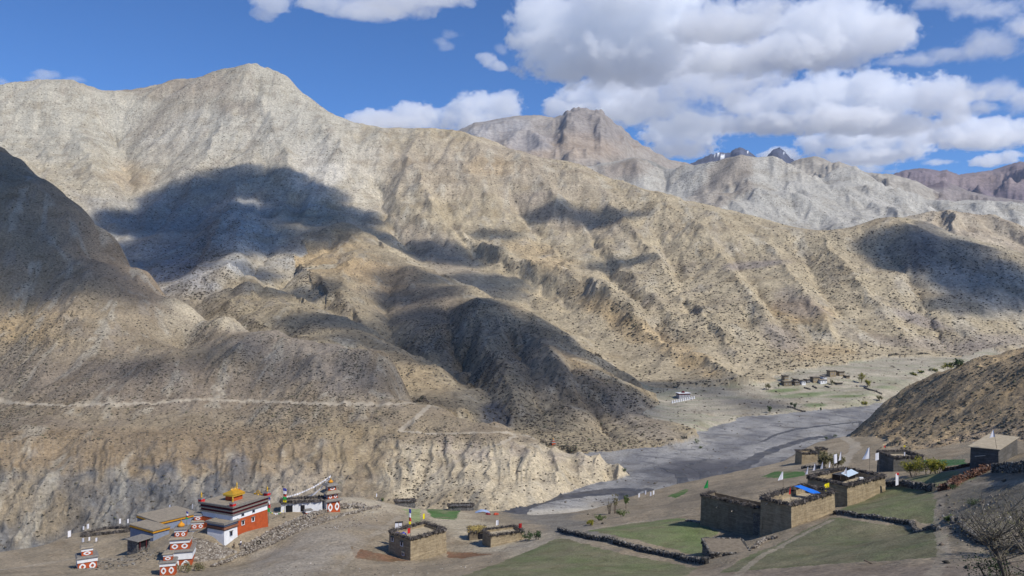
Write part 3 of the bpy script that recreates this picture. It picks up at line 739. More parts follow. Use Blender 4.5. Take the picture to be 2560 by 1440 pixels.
def grid_mesh(name, fmask, mat):
    fi, fj = np.nonzero(fmask)
    if len(fi) == 0: return None
    a = fi * NU + fj
    quads = np.stack([a, a + 1, a + NU + 1, a + NU], 1)
    used, inv = np.unique(quads.ravel(), return_inverse=True)
    co = np.stack([XX.ravel()[used], YY.ravel()[used], Z.ravel()[used]], 1).astype(np.float32)
    me = bpy.data.meshes.new(name)
    nv, nf = len(used), len(quads)
    me.vertices.add(nv); me.vertices.foreach_set('co', co.ravel())
    me.loops.add(nf * 4); me.loops.foreach_set('vertex_index', inv.astype(np.int32).ravel())
    me.polygons.add(nf); me.polygons.foreach_set('loop_start', np.arange(0, nf * 4, 4, dtype=np.int32))
    me.polygons.foreach_set('loop_total', np.full(nf, 4, np.int32))
    me.update(calc_edges=True)
    me.polygons.foreach_set('use_smooth', np.ones(nf, bool))
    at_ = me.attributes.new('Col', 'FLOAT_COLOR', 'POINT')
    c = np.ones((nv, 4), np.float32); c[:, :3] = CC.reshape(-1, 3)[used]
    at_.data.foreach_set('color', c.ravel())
    me.materials.append(mat)
    o = bpy.data.objects.new(name, me); COL.objects.link(o)
    o['kind'] = 'structure'
    return o
bm_ = bmesh.new(); q_ = [bm_.verts.new(v) for v in ((-6e4, -6e4, -230), (6e4, -6e4, -230), (6e4, 6e4, -230), (-6e4, 6e4, -230))]; bm_.faces.new(q_)  # wide ground sheet, added to bounce light up onto the cloud bases
me_ = bpy.data.meshes.new('ground'); bm_.to_mesh(me_); bm_.free(); mg_, ng_, bg_ = new_mat('bounce_ground')
ng_.links.new(ramp(ng_, noise(ng_, coords(ng_), 0.002, 5), [(.3, (0.38, 0.36, 0.33)), (.7, (0.50, 0.48, 0.45))]), bg_.inputs['Base Color']); me_.materials.append(mg_)  # greyer and paler than the tan soil, for a brighter bounce
go_ = bpy.data.objects.new('ground', me_); COL.objects.link(go_); go_['kind'] = 'structure'
GROUND = {'riverbed': ([0], M_GRAVEL), 'village_ground': ([1], M_EARTH), 'valley_floor': ([2], M_FLOOR), 'hillside': ([3], M_HILL), 'near_hill': ([4], M_HILL),
          'mountain_spur': ([5, 6], M_MOUNT), 'mountain': ([7], M_MOUNT), 'pale_hills': ([8], M_PALE), 'tan_hill': ([9], M_PALE), 'rocky_mountain': ([10], M_FAR), 'knoll': ([11], M_FAR),
          'snowy_mountain': ([12], M_FAR), 'dark_peak': ([13], M_FAR), 'brown_mountain': ([14], M_FAR), 'purple_hills': ([15], M_FAR), 'distant_mountains': ([16], M_FAR)}
FID = LID[:-1, :-1]; FZ = ZONE[:-1, :-1]
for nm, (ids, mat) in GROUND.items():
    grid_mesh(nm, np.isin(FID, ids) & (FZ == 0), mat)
for key, zi in ZN.items():
    nm = key if isinstance(key, str) else key[0]
    grid_mesh(nm, FZ == zi, {'river_water': M_WATER, 'dirt_road': M_ROAD, 'grass_field': M_GRASS, 'ploughed_field': M_EARTH}[nm])

# ------------------------------------------------------------------ low thorn scrub dotted over every slope
SL = Z / YY
run = np.maximum.accumulate(SL, axis=0)
prev = np.vstack([np.full((1, NU), -9, np.float32), run[:-1]])
shown = np.maximum(SL - prev, 0) * (NU / 1.84)        # how much of the picture each cell fills
GN1 = fbm(XX / (YY * 0.02) + 40, YY / (YY * 0.02) + np.log(YY) * 60, 3, 801)
CAV = blur(Z.copy(), 6) - Z
def scrub(lids, count, size, pat, seed, exclude=None, tall=0.55):
    w = shown * np.isin(LID, lids) * (ZONE == 0) * (np.abs(UU) < 0.70)
    dens = np.clip(0.6 + 0.6 * fbm(XX / pat, YY / pat, 4, seed), 0.08, 1.3)
    # thicker on the slopes turned away from the afternoon sun and along the gullies
    dens = dens * (0.45 + 1.1 * smooth(-.15, .45, GX) + 1.3 * smooth(0.3, 2.5, CAV / (YY * .0012)))
    if exclude is not None: dens = dens * exclude
    w = (w * dens).ravel(); w = np.cumsum(w.astype(np.float64)); tot = w[-1]
    rs = np.random.RandomState(seed)
    idx = np.searchsorted(w, rs.rand(count) * tot)
    i = np.clip(idx // NU, 0, NY - 2); j = np.clip(idx % NU, 0, NU - 2)
    a = rs.rand(count); b = rs.rand(count)
    def lerp(A): return (A[i, j] * (1 - b) + A[i, j + 1] * b) * (1 - a) + (A[i + 1, j] * (1 - b) + A[i + 1, j + 1] * b) * a
    x, y, z = lerp(XX), lerp(YY), lerp(Z)
    return x, y, z, size[0] + (size[1] - size[0]) * rs.rand(count) ** 3.0, rs
BASE_V = np.array([(1, 0, .1), (.5, .85, .2), (-.55, .8, .1), (-1, .05, .2), (-.5, -.85, .1), (.5, -.8, .2), (.35, .2, .9), (-.3, -.15, 1.0), (0, 0, -.5)], np.float32)
BASE_F = [(0, 1, 6), (1, 2, 6), (2, 7, 6), (2, 3, 7), (3, 4, 7), (4, 5, 7), (5, 6, 7), (5, 0, 6), (1, 0, 8), (2, 1, 8), (3, 2, 8), (4, 3, 8), (5, 4, 8), (0, 5, 8)]
def scrub_object(name, parts, mat, tall=0.55):
    V = []; 
    for (x, y, z, s, rs) in parts:
        n = len(x)
        ang = rs.rand(n) * 6.283; ca, sa = np.cos(ang), np.sin(ang)
        v = BASE_V[None] * (0.75 + 0.5 * rs.rand(n, 9, 3)).astype(np.float32)
        sx = s * (0.8 + 0.6 * rs.rand(n)); sy = s * (0.6 + 0.4 * rs.rand(n)); sz = s * tall * (0.8 + 0.5 * rs.rand(n))
        vx = v[..., 0] * sx[:, None]; vy = v[..., 1] * sy[:, None]
        V.append(np.stack([x[:, None] + vx * ca[:, None] - vy * sa[:, None], y[:, None] + vx * sa[:, None] + vy * ca[:, None], z[:, None] + v[..., 2] * sz[:, None]], -1))
    V = np.concatenate(V).reshape(-1, 3).astype(np.float32)
    n = len(V) // 9
    Fa = (np.array(BASE_F, np.int32)[None] + (np.arange(n, dtype=np.int32) * 9)[:, None, None]).reshape(-1, 3)
    me = bpy.data.meshes.new(name)
    me.vertices.add(len(V)); me.vertices.foreach_set('co', V.ravel())
    me.loops.add(Fa.size); me.loops.foreach_set('vertex_index', Fa.ravel())
    me.polygons.add(len(Fa)); me.polygons.foreach_set('loop_start', np.arange(0, Fa.size, 3, dtype=np.int32)); me.polygons.foreach_set('loop_total', np.full(len(Fa), 3, np.int32))
    me.update(calc_edges=True)
    me.materials.append(mat)
    o = bpy.data.objects.new(name, me); COL.objects.link(o); o['kind'] = 'stuff'
    return o
m_, nt_, b_ = new_mat('thorn_scrub')
g_ = nt_.nodes.new('ShaderNodeNewGeometry')
nt_.links.new(ramp(nt_, g_.outputs['Random Per Island'], [(0.0, (0.055, 0.05, 0.038)), (0.4, (0.11, 0.095, 0.072)), (0.75, (0.165, 0.135, 0.11)), (1.0, (0.11, 0.115, 0.065))]), b_.inputs['Base Color'])
M_SCRUB = m_
steep_ok = (1 - 0.9 * (smooth(1085, 1120, PY) * (1 - smooth(950, 1100, PX)))) * (1 - .8 * smooth(1000, 1100, PX) * smooth(1085, 1125, PY))
scrub_object('scrub', [scrub([4], 27000, (0.24, 0.95), 60, 11, steep_ok)], M_SCRUB)
scrub_object('scrub', [scrub([5, 6], 18000, (0.3, 1.4), 110, 12), scrub([7], 42000, (0.4, 2.0), 200, 13), scrub([8, 9], 9000, (0.5, 1.9), 260, 14)], M_SCRUB)
scrub_object('scrub', [scrub([3], 3600, (0.16, 0.9), 30, 15), scrub([2], 500, (0.4, 1.6), 60, 16), scrub([0], 260, (0.3, 0.9), 40, 17)], M_SCRUB)
# ------------------------------------------------------------------ clouds
BASE_H = 2100.0
def cloud_mat(name, heaps, dens, ragged=0.9, soft=0.22, sc=0.0045):
    """cloud droplets: thick inside the heaps (centre, radii), torn to shreds by noise towards their outside"""
    m, nt, b = new_mat(name)
    nt.nodes.remove(b)
    v = nd(nt, 'ShaderNodeVolumePrincipled', Anisotropy=0.2, Color=(0.985, 0.992, 1, 1))
    g = nt.nodes.new('ShaderNodeNewGeometry')
    best = None
    for (cx, cy, cz, rx, ry, rz) in heaps:
        mp = nt.nodes.new('ShaderNodeMapping')
        mp.inputs['Scale'].default_value = (1 / rx, 1 / ry, 1 / rz); mp.inputs['Location'].default_value = (-cx / rx, -cy / ry, -cz / rz)
        nt.links.new(g.outputs['Position'], mp.inputs['Vector'])
        ln = nd(nt, 'ShaderNodeVectorMath', operation='LENGTH'); nt.links.new(mp.outputs[0], ln.inputs[0])
        if best is None: best = ln.outputs['Value']
        else:
            n_ = nd(nt, 'ShaderNodeMath', operation='SMOOTH_MIN'); n_.inputs[2].default_value = 0.35
            nt.links.new(best, n_.inputs[0]); nt.links.new(ln.outputs['Value'], n_.inputs[1]); best = n_.outputs[0]
    n = noise(nt, coords(nt, (1, 1, 1.35)), sc, 9, 0.66, 0.25)
    k = math_(nt, 'ADD', math_(nt, 'SUBTRACT', 1.0, best), math_(nt, 'MULTIPLY', math_(nt, 'SUBTRACT', n, 0.555), ragged * 2.2))
    mr = nd(nt, 'ShaderNodeMapRange'); mr.interpolation_type = 'SMOOTHSTEP'
    mr.inputs['From Min'].default_value = 0.0; mr.inputs['From Max'].default_value = soft; mr.inputs['To Max'].default_value = dens
    nt.links.new(k, mr.inputs['Value']); nt.links.new(mr.outputs[0], v.inputs['Density'])
    nt.links.new(v.outputs[0], nt.nodes['Material Output'].inputs['Volume'])
    return m
def puffs(lobes, voxel, disp, name, mat, loc):
    """lobes: (x, y, z, rx, ry, rz) ellipsoids joined into one lumpy skin"""
    bm = bmesh.new()
    for (x, y, z, rx, ry, rz) in lobes:
        g = bmesh.ops.create_icosphere(bm, subdivisions=3, radius=1.0)
        bmesh.ops.transform(bm, matrix=Matrix.Translation((x, y, z)) @ Matrix.Diagonal((rx, ry, rz, 1)), verts=g['verts'])
    me = bpy.data.meshes.new(name); bm.to_mesh(me); bm.free()
    o = bpy.data.objects.new(name, me); COL.objects.link(o)
    rm = o.modifiers.new('r', 'REMESH'); rm.mode = 'VOXEL'; rm.voxel_size = voxel
    for k, (sz, st) in enumerate(disp):
        tx = bpy.data.textures.new('c%d' % k, 'CLOUDS'); tx.noise_scale = sz; tx.noise_depth = 3
        d = o.modifiers.new('d', 'DISPLACE'); d.texture = tx; d.strength = st; d.mid_level = 0.5; d.texture_coords = 'GLOBAL'
    o.location = loc
    bpy.context.view_layer.update()
    dg = bpy.context.evaluated_depsgraph_get()
    m2 = bpy.data.meshes.new_from_object(o.evaluated_get(dg))
    o.modifiers.clear(); o.data = m2; m2.name = name
    m2.polygons.foreach_set('use_smooth', np.ones(len(m2.polygons), bool))
    m2.materials.clear(); m2.materials.append(mat)
    return o
M_CLOUD = ('cloud', 0.0075, 1.15, 0.2)
M_WISP = ('cloud_thin', 0.0042, 1.15, 0.5)
def cloud(label, base, lobes, seed, mat=None, Y=None, grow=1.24, fill=2):
    """lobes: (photo x, photo y, half width, half height) of the heaps; all at one distance, each with its own depth"""
    rs = random.Random(seed)
    Y = Y or min(BASE_H * F / (HOR - base), 12500)
    s = Y / F
    cx = sum(l[0] for l in lobes) / len(lobes); cy = max(l[1] for l in lobes)
    L = []; heaps = []; o3 = at(cx, cy, Y)
    for (x, y, rx, ry) in lobes:
        r = (rx + ry) / 2
        dx, dy, dz = (x - cx) * s, rs.uniform(-0.8, 0.8) * r * s, (cy - y) * s
        R3 = (rx * s * grow, r * s * grow * 1.1, ry * s * grow)
        heaps.append((o3.x + dx, o3.y + dy, o3.z + dz) + R3)
        L.append((dx, dy, dz) + tuple(v * 1.12 for v in R3))
    hh = sum(l[3] for l in lobes) / len(lobes) * s
    nm, de, ra, so = mat or M_CLOUD
    o = puffs(L, hh / 5, [(hh * 0.8, hh * 0.25)], 'cloud', cloud_mat(nm, heaps, de, ra, so), o3)
    o['label'] = label; o['category'] = 'cloud'; o['group'] = 'clouds in the sky'
    return o
cloud('big grey and white cloud bank at the top centre of the sky', 215, [(1340,62,55,42),(1400,30,110,60),(1480,60,150,75),(1560,20,150,65),(1650,80,140,60),(1400,108,110,42),(1480,145,170,50),(1600,150,120,45),(1680,20,70,50)], 1)
cloud('soft white cloud at the top edge, right of the big top bank', 110, [(1740,60,60,36),(1810,45,100,46),(1885,40,60,34),(1820,85,110,26)], 2)
cloud('broad flat cloud high at the right, above the brightest heap', 200, [(2000,70,100,50),(2080,55,120,55),(2180,90,100,50),(2235,85,45,40),(2050,130,150,36),(1920,150,120,36),(1800,165,110,36)], 3)
cloud('pale grey cloud hanging in the middle, between the top bank and the heap', 390, [(1560,205,100,36),(1680,205,150,50),(1650,270,100,60),(1780,225,130,46),(1900,205,80,30),(1710,310,110,40)], 4, M_WISP, 9500)
cloud('brightest heaped cumulus with a flat grey base at right', 325, [(1855,262,42,34),(1930,245,52,34),(2000,240,56,42),(2080,225,80,52),(2170,215,64,46),(2240,235,80,52),(2330,250,70,46),(2380,280,40,32),(1950,296,130,26),(2100,298,150,28),(2250,302,120,24)], 5)
cloud('bright white cumulus right behind the jagged rocky mountain', 330, [(1395,268,42,24),(1450,240,52,36),(1530,232,62,42),(1590,252,52,46),(1560,290,70,30),(1480,282,80,26)], 6)
cloud('rounded white cumulus left of the jagged rocky mountain', 345, [(1130,295,36,26),(1170,272,42,30),(1220,262,50,34),(1272,266,38,32),(1200,308,90,25)], 7)
cloud('low white cumulus resting on the ridge just right of the main peak', 345, [(890,302,32,18),(950,290,56,22),(1035,287,56,24),(1080,302,36,24),(980,318,100,18)], 8)
cloud('soft low cloud over the saddle, left of the snowy mountain', 390, [(1660,335,56,32),(1730,330,76,36),(1790,318,46,26),(1700,368,90,18)], 9)
cloud('white cloud just above the two small dark peaks', 410, [(2040,358,46,26),(2110,342,56,36),(2200,346,64,34),(2275,352,52,36),(2180,388,120,18),(1960,385,50,18)], 10)
cloud('long soft cloud low at the right edge, over the purple mountains', 375, [(2370,332,46,26),(2440,322,64,30),(2520,326,56,34),(2590,330,56,34),(2450,350,110,20)], 11)
cloud('streaky cloud reaching into the upper right corner', 170, [(2290,152,80,12),(2400,132,90,18),(2490,105,80,34),(2565,75,80,42),(2350,18,90,16),(2470,30,90,20)], 12, M_WISP)
cloud('soft grey cloud at the right edge, under the streaky one', 285, [(2420,236,60,22),(2500,225,60,30),(2570,245,50,36),(2450,266,80,16)], 13, M_WISP)
cloud('white cloud cut by the top edge, right above the main peak', 60, [(690,12,46,26),(660,32,30,18),(800,0,60,20),(900,10,90,22),(1000,16,100,26),(1100,2,80,20),(930,32,60,12)], 14)
cloud('tiny ragged cloud alone in the blue, left of the top bank', 128, [(1100,98,26,12),(1135,92,28,12),(1120,112,26,12)], 15, M_WISP)
cloud('small white puff low beside the left end of the top bank', 190, [(1215,150,22,18),(1240,168,24,14),(1200,142,16,12)], 16)
cloud('small torn cloud touching the left end of the top bank', 140, [(1255,122,18,14),(1285,100,18,14)], 17, M_WISP)
cloud('faint pinkish cloud behind the left shoulder of the ridge', 215, [(130,190,36,14),(85,200,30,9),(185,200,30,7)], 18, M_WISP)
cloud('faint cloud at the left edge, low over the ridge', 220, [(10,205,22,10),(-20,200,26,14)], 19, M_WISP)
cloud('small low puff above the far purple mountains', 410, [(2490,396,34,16),(2525,390,30,16),(2460,402,30,12)], 20)
cloud('low cloud shreds behind the pale hills', 440, [(2170,424,46,12),(2230,428,30,8),(2350,405,40,8)], 21, M_WISP)

# the clouds overhead, out of the picture, whose shadows lie on the slopes
m_, nt_, b_ = new_mat('cloud_overhead')
nt_.nodes.remove(b_)
v_ = nd(nt_, 'ShaderNodeVolumePrincipled', Anisotropy=0.25, Color=(1, 1, 1, 1), Density=0.018)
nt_.links.new(v_.outputs[0], nt_.nodes['Material Output'].inputs['Volume'])
SHADE = [
 # main mountain, below the peak
 (590,440,80,45),(480,480,100,50),(680,470,90,45),(380,560,120,70),(560,540,150,60),(720,540,120,60),(850,545,110,40),(470,650,110,70),(330,640,60,80),(940,590,60,30),(700,610,60,30),
 # upper left of the near hill
 (20,470,120,90),(60,590,160,80),(200,690,140,60),(330,735,90,40),(40,720,150,40),(-120,560,120,150),
 (560,880,90,26),(700,930,120,28),(300,930,120,20),
 (400,745,60,24),(120,640,160,70),
 # the spurs above the river
 (640,720,70,34),(830,870,90,26),(930,900,60,26),(1080,1010,60,26),(1000,700,80,24),(1180,760,110,40),(1380,1000,90,40),(1240,980,100,40),(1120,850,110,50),
 (1110,640,110,26),(1240,700,90,26),(1040,740,110,40),(1160,800,130,60),(1300,860,130,60),(1420,950,130,60),(1520,1030,110,40),(1200,930,120,70),(1050,880,110,50),(880,810,110,45),(760,740,90,40),(980,960,100,50),(1120,1010,100,36),(1330,1040,110,40),(1550,940,90,40),(1680,970,90,32),
 (1150,655,80,28),(1260,735,80,28),(1360,805,80,28),(1470,885,70,26),(1090,790,140,50),(1560,1000,100,40),(1650,1045,80,30),(1300,920,140,50),(520,490,110,50),(760,500,90,40),
 # small ones on the wide slope
 (1400,520,70,26),(1500,550,80,28),(1240,590,60,22),(1540,660,60,30),(1640,640,40,20),
 # dark crag at the right
 (2230,590,70,36),(2330,630,110,55),(2450,690,110,60),(2550,730,100,60),(2400,760,90,30),(2640,780,120,80),
 # fields at the lower right
 (2350,1420,240,34),(2520,1340,90,50),(2520,1250,70,40),(2150,1430,160,20),
 (1000,870,120,50),(760,820,80,30),(900,960,70,30),(420,700,80,40),(280,640,90,50),
 (860,560,90,36),(960,600,70,30),(1040,630,70,26),(1000,680,60,22),(1080,690,80,26),(560,620,80,40),(640,690,60,30),(820,800,120,44),(930,850,110,44),(1010,900,80,40),(1450,960,130,60),(1600,1000,90,40),(1250,850,150,70),
 (560,590,140,60),(700,610,90,50),(480,560,120,60),(800,590,80,40),(380,620,90,60),(100,500,140,90),(0,640,120,80),(1180,700,80,34),(1100,640,60,30),
 # valley floor
 (1780,970,100,24),(1900,1015,80,20),(1650,1180,90,20),(1770,1190,90,18),
]
L_ = []
rs_ = random.Random(4)
for (x, y, rx, ry) in SHADE:
    p = hit(max(-300, min(2600, x)), y, 330 if y < 1230 else 60) if -30 < x < 2600 else None
    if p is None: p = at(x, y, 850 if x < 0 else 1300)
    q = p + SUN * ((2350 - p.z) / SUN.z)
    k = p.y / F * 1.18
    L_.append((q.x, q.y, q.z, rx * k, (ry * 1.35 + rx * 0.35) * k, (ry * 1.0 + rx * 0.25) * k))
oc = puffs(L_, 16, [(70, 50), (26, 22)], 'overhead_clouds', m_, (0, 0, 0))
oc['kind'] = 'stuff'
# ------------------------------------------------------------------ things: helpers
def plain(name, col, rough=0.9, var=0.15, scale=1.5, metal=0.0, bmp=0.0):
    m, nt, b = new_mat(name)
    n = noise(nt, coords(nt), scale, 5, 0.65)
    lo = tuple(c * (1 - var) for c in col); hi = tuple(min(c * (1 + var), 1) for c in col)
    nt.links.new(ramp(nt, n, [(0.3, lo), (0.7, hi)]), b.inputs['Base Color'])
    b.inputs['Roughness'].default_value = rough; b.inputs['Metallic'].default_value = metal
    if bmp: bump(nt, b, n, 0.8, bmp)
    return m
def earth_wall(name, col, lift=0.8):
    """rammed earth: level lifts of slightly different soil, seams between them"""
    m, nt, b = new_mat(name)
    n1 = noise(nt, coords(nt, (0.10, 0.10, 1.0 / lift)), 1.0, 3, 0.7, 0.2)
    n2 = noise(nt, coords(nt), 1.6, 6, 0.7)
    n3 = noise(nt, coords(nt, (1, 1, 0.25)), 0.7, 4, 0.6)
    c = ramp(nt, n1, [(0.25, tuple(v * 0.6 for v in col)), (0.42, col), (0.5, tuple(v * 0.72 for v in col)), (0.58, col), (0.75, tuple(min(v * 1.25, 1) for v in col))])
    c = mix(nt, c, ramp(nt, n2, [(0.3, (0.72, 0.70, 0.68)), (0.7, (1.18, 1.18, 1.18))]), 1.0, 'MULTIPLY')
    c = mix(nt, c, ramp(nt, n3, [(0.35, (0.85, 0.83, 0.8)), (0.6, (1.05, 1.05, 1.05))]), 1.0, 'MULTIPLY')
    nt.links.new(c, b.inputs['Base Color'])
    bump(nt, b, math_(nt, 'ADD', n1, n2), 0.8, 0.12)
    return m
def stone_mat(name, c0, c1, scale=2.2):
    m, nt, b = new_mat(name)
    vo = nd(nt, 'ShaderNodeTexVoronoi', Scale=scale); nt.links.new(coords(nt, (1, 1, 1.9)), vo.inputs['Vector'])
    ed = nd(nt, 'ShaderNodeTexVoronoi', Scale=scale); ed.feature = 'DISTANCE_TO_EDGE'; nt.links.new(coords(nt, (1, 1, 1.9)), ed.inputs['Vector'])
    sx = nd(nt, 'ShaderNodeSeparateColor'); nt.links.new(vo.outputs['Color'], sx.inputs[0])
    c = ramp(nt, sx.outputs[0], [(0, c0), (1, c1)])
    c = mix(nt, (0.04, 0.035, 0.03), c, ramp(nt, ed.outputs['Distance'], [(0.0, (0, 0, 0)), (0.10, (1, 1, 1))]))
    nt.links.new(c, b.inputs['Base Color']); bump(nt, b, ed.outputs['Distance'], 1.0, 0.25)
    return m
def island_mat(name, stops):
    m, nt, b = new_mat(name)
    g = nt.nodes.new('ShaderNodeNewGeometry')
    c = ramp(nt, g.outputs['Random Per Island'], stops)
    c = mix(nt, c, ramp(nt, noise(nt, coords(nt), 3.0, 4, 0.7), [(0.3, (0.8, 0.8, 0.8)), (0.7, (1.15, 1.15, 1.15))]), 1.0, 'MULTIPLY')
    nt.links.new(c, b.inputs['Base Color'])
    return m
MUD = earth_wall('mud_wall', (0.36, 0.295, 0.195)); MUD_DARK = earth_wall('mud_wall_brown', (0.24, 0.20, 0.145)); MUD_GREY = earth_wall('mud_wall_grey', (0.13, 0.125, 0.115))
STONE = stone_mat('stone_wall', (0.13, 0.115, 0.095), (0.28, 0.245, 0.20)); STONE_G = stone_mat('stone_grey', (0.11, 0.11, 0.11), (0.26, 0.25, 0.24))
ROOF = plain('roof_clay', (0.27, 0.23, 0.175), var=0.25, scale=1.2, bmp=0.05); ROOF_PALE = plain('roof_clay_pale', (0.38, 0.32, 0.225), var=0.22, scale=0.9, bmp=0.05)
SLATE_M = plain('slate_cornice', (0.20, 0.185, 0.165), var=0.3, scale=2.5); DARK = plain('dark_timber', (0.035, 0.03, 0.027), var=0.3)
BRUSH = island_mat('brushwood', [(0, (0.045, 0.04, 0.037)), (0.6, (0.10, 0.088, 0.08)), (1, (0.17, 0.15, 0.135))])
STONES = island_mat('loose_stones', [(0, (0.12, 0.10, 0.08)), (0.5, (0.24, 0.205, 0.165)), (0.85, (0.36, 0.32, 0.27)), (1, (0.46, 0.43, 0.38))])
STONES_RED = island_mat('rust_stones', [(0, (0.05, 0.03, 0.025)), (0.5, (0.14, 0.07, 0.045)), (0.85, (0.22, 0.125, 0.085)), (1, (0.30, 0.24, 0.2))])
STONES_DK = island_mat('dark_stones', [(0, (0.05, 0.047, 0.043)), (0.6, (0.13, 0.12, 0.105)), (1, (0.30, 0.28, 0.25))])
WHITE = plain('whitewash', (0.74, 0.75, 0.76), var=0.10, scale=1.0, bmp=0.04); RED = plain('red_ochre', (0.42, 0.085, 0.028), var=0.18, scale=0.9); MAROON = plain('maroon_frieze', (0.105, 0.018, 0.022), var=0.25, scale=3)
BANNER_RED = plain('red_cloth', (0.55, 0.03, 0.03), var=0.1); ORANGE = plain('orange_paint', (0.62, 0.27, 0.03), var=0.15); GOLD = plain('gold', (0.80, 0.48, 0.06), rough=0.35, var=0.12, metal=0.55)
BLUE_G = plain('blue_grey_paint', (0.20, 0.235, 0.32), var=0.15); TERRA = plain('brown_red_band', (0.26, 0.12, 0.075), var=0.15); GLASS = plain('dark_opening', (0.018, 0.018, 0.022), rough=0.3, var=0.2)
WOOD = plain('weathered_wood', (0.16, 0.125, 0.09), var=0.3, scale=6); PALE_WOOD = plain('pale_wood', (0.55, 0.47, 0.36), var=0.2, scale=6); TIN = plain('pale_tin', (0.46, 0.55, 0.62), rough=0.4, var=0.08)
CLOTH = {'white': plain('white_cloth', (0.76, 0.76, 0.80), var=0.06), 'red': BANNER_RED, 'yellow': plain('yellow_cloth', (0.85, 0.72, 0.02), var=0.06), 'green': plain('green_cloth', (0.03, 0.32, 0.08), var=0.1),
         'blue': plain('blue_cloth', (0.05, 0.07, 0.42), var=0.1), 'tarp': plain('blue_tarpaulin', (0.02, 0.16, 0.62), rough=0.5, var=0.08)}
RUBBER = plain('rubber', (0.02, 0.02, 0.02)); SKIN = plain('skin', (0.25, 0.14, 0.09)); STEEL = plain('grey_steel', (0.35, 0.36, 0.38), rough=0.5, metal=0.4)

def obj(name, bm, mat, parent=None, smooth_=False):
    me = bpy.data.meshes.new(name)
    if isinstance(bm, bmesh.types.BMesh):
        bmesh.ops.recalc_face_normals(bm, faces=bm.faces)
        bm.to_mesh(me); bm.free()
    else: me.from_pydata(*bm)
    me.materials.append(mat)
    if smooth_: me.polygons.foreach_set('use_smooth', np.ones(len(me.polygons), bool))
    o = bpy.data.objects.new(name, me); COL.objects.link(o)
    if parent is not None: o.parent = parent
    return o
def tag(o, label, cat, group=None):
    o['label'] = label; o['category'] = cat
    if group: o['group'] = group
    return o
def thing(name, label, cat, loc=(0, 0, 0), rotz=0.0, group=None):
    o = bpy.data.objects.new(name, None); COL.objects.link(o)
    o.empty_display_size = 0.5
    o.location = loc; o.rotation_euler = (0, 0, rotz)
    return tag(o, label, cat, group)
def copy_tree(root, loc, rotz, label, group=None, scale=1.0):
    r = root.copy(); COL.objects.link(r); r.location = loc; r.rotation_euler = (0, 0, rotz); r.scale = (scale,) * 3
    r['label'] = label
    if group: r['group'] = group
    for ch in list(root.children):
        c = ch.copy(); COL.objects.link(c); c.parent = r
        for g in list(ch.children):
            d = g.copy(); COL.objects.link(d); d.parent = c
    return r
def bx(bm, x0, x1, y0, y1, z0, z1, inset=0.0, jit=0.0, top=None):
    """box between corners; the top may lean inwards by inset"""
    i = inset
    v = [(x0, y0, z0), (x1, y0, z0), (x1, y1, z0), (x0, y1, z0), (x0 + i, y0 + i, z1), (x1 - i, y0 + i, z1), (x1 - i, y1 - i, z1), (x0 + i, y1 - i, z1)]
    vs = [bm.verts.new((a + random.uniform(-jit, jit), b + random.uniform(-jit, jit), c + random.uniform(-jit, jit))) for a, b, c in v]
    for f in ((0, 3, 2, 1), (4, 5, 6, 7), (0, 1, 5, 4), (1, 2, 6, 5), (2, 3, 7, 6), (3, 0, 4, 7)):
        bm.faces.new([vs[k] for k in f])
    return vs
def box(*a, **k):
    bm = bmesh.new(); bx(bm, *a, **k); return bm
def tube(bm, p0, p1, r0, r1=None, n=6):
    r1 = r0 if r1 is None else r1
    p0, p1 = Vector(p0), Vector(p1); d = (p1 - p0).normalized()
    a = d.orthogonal().normalized(); b = d.cross(a)
    A, B = [], []
    for k in range(n):
        t = 2 * math.pi * k / n; o = a * math.cos(t) + b * math.sin(t)
        A.append(bm.verts.new(p0 + o * r0)); B.append(bm.verts.new(p1 + o * r1))
    for k in range(n):
        bm.faces.new((A[k], A[(k + 1) % n], B[(k + 1) % n], B[k]))
    bm.faces.new(A[::-1]); bm.faces.new(B)
def lathe(bm, prof, n=12, c=(0, 0, 0)):
    rings = []
    for r, z in prof:
        rings.append([bm.verts.new((c[0] + r * math.cos(2 * math.pi * k / n), c[1] + r * math.sin(2 * math.pi * k / n), c[2] + z)) for k in range(n)])
    for a, b in zip(rings, rings[1:]):
        for k in range(n): bm.faces.new((a[k], a[(k + 1) % n], b[(k + 1) % n], b[k]))
    bm.faces.new(rings[0][::-1]); bm.faces.new(rings[-1])
def rock(bm, c, s, rs):
    """one angular stone"""
    q = Matrix.Rotation(rs.uniform(0, 6.28), 3, 'Z') @ Matrix.Rotation(rs.uniform(-.4, .4), 3, 'X')
    a, b, h = s * rs.uniform(.7, 1.3), s * rs.uniform(.5, .9), s * rs.uniform(.35, .7)
    vs = []
    for z in (-1, 1):
        for x, y in ((-1, -1), (1, -1), (1, 1), (-1, 1)):
            k = 0.75 if z > 0 else 1
            vs.append(bm.verts.new(Vector(c) + q @ Vector((x * a * k * rs.uniform(.75, 1.1), y * b * k * rs.uniform(.75, 1.1), z * h * rs.uniform(.8, 1.1)))))
    for f in ((0, 3, 2, 1), (4, 5, 6, 7), (0, 1, 5, 4), (1, 2, 6, 5), (2, 3, 7, 6), (3, 0, 4, 7)): bm.faces.new([vs[k] for k in f])
def stick(bm, c, d, L, r):
    d = Vector(d).normalized(); a = d.orthogonal().normalized() * r; b = d.cross(a)
    p = Vector(c); q = p + d * L
    v = [bm.verts.new(p + a), bm.verts.new(p - a * .5 + b * .87), bm.verts.new(p - a * .5 - b * .87), bm.verts.new(q + a * .4), bm.verts.new(q - a * .2 + b * .35), bm.verts.new(q - a * .2 - b * .35)]
    for f in ((0, 1, 4, 3), (1, 2, 5, 4), (2, 0, 3, 5), (3, 4, 5)): bm.faces.new([v[k] for k in f])
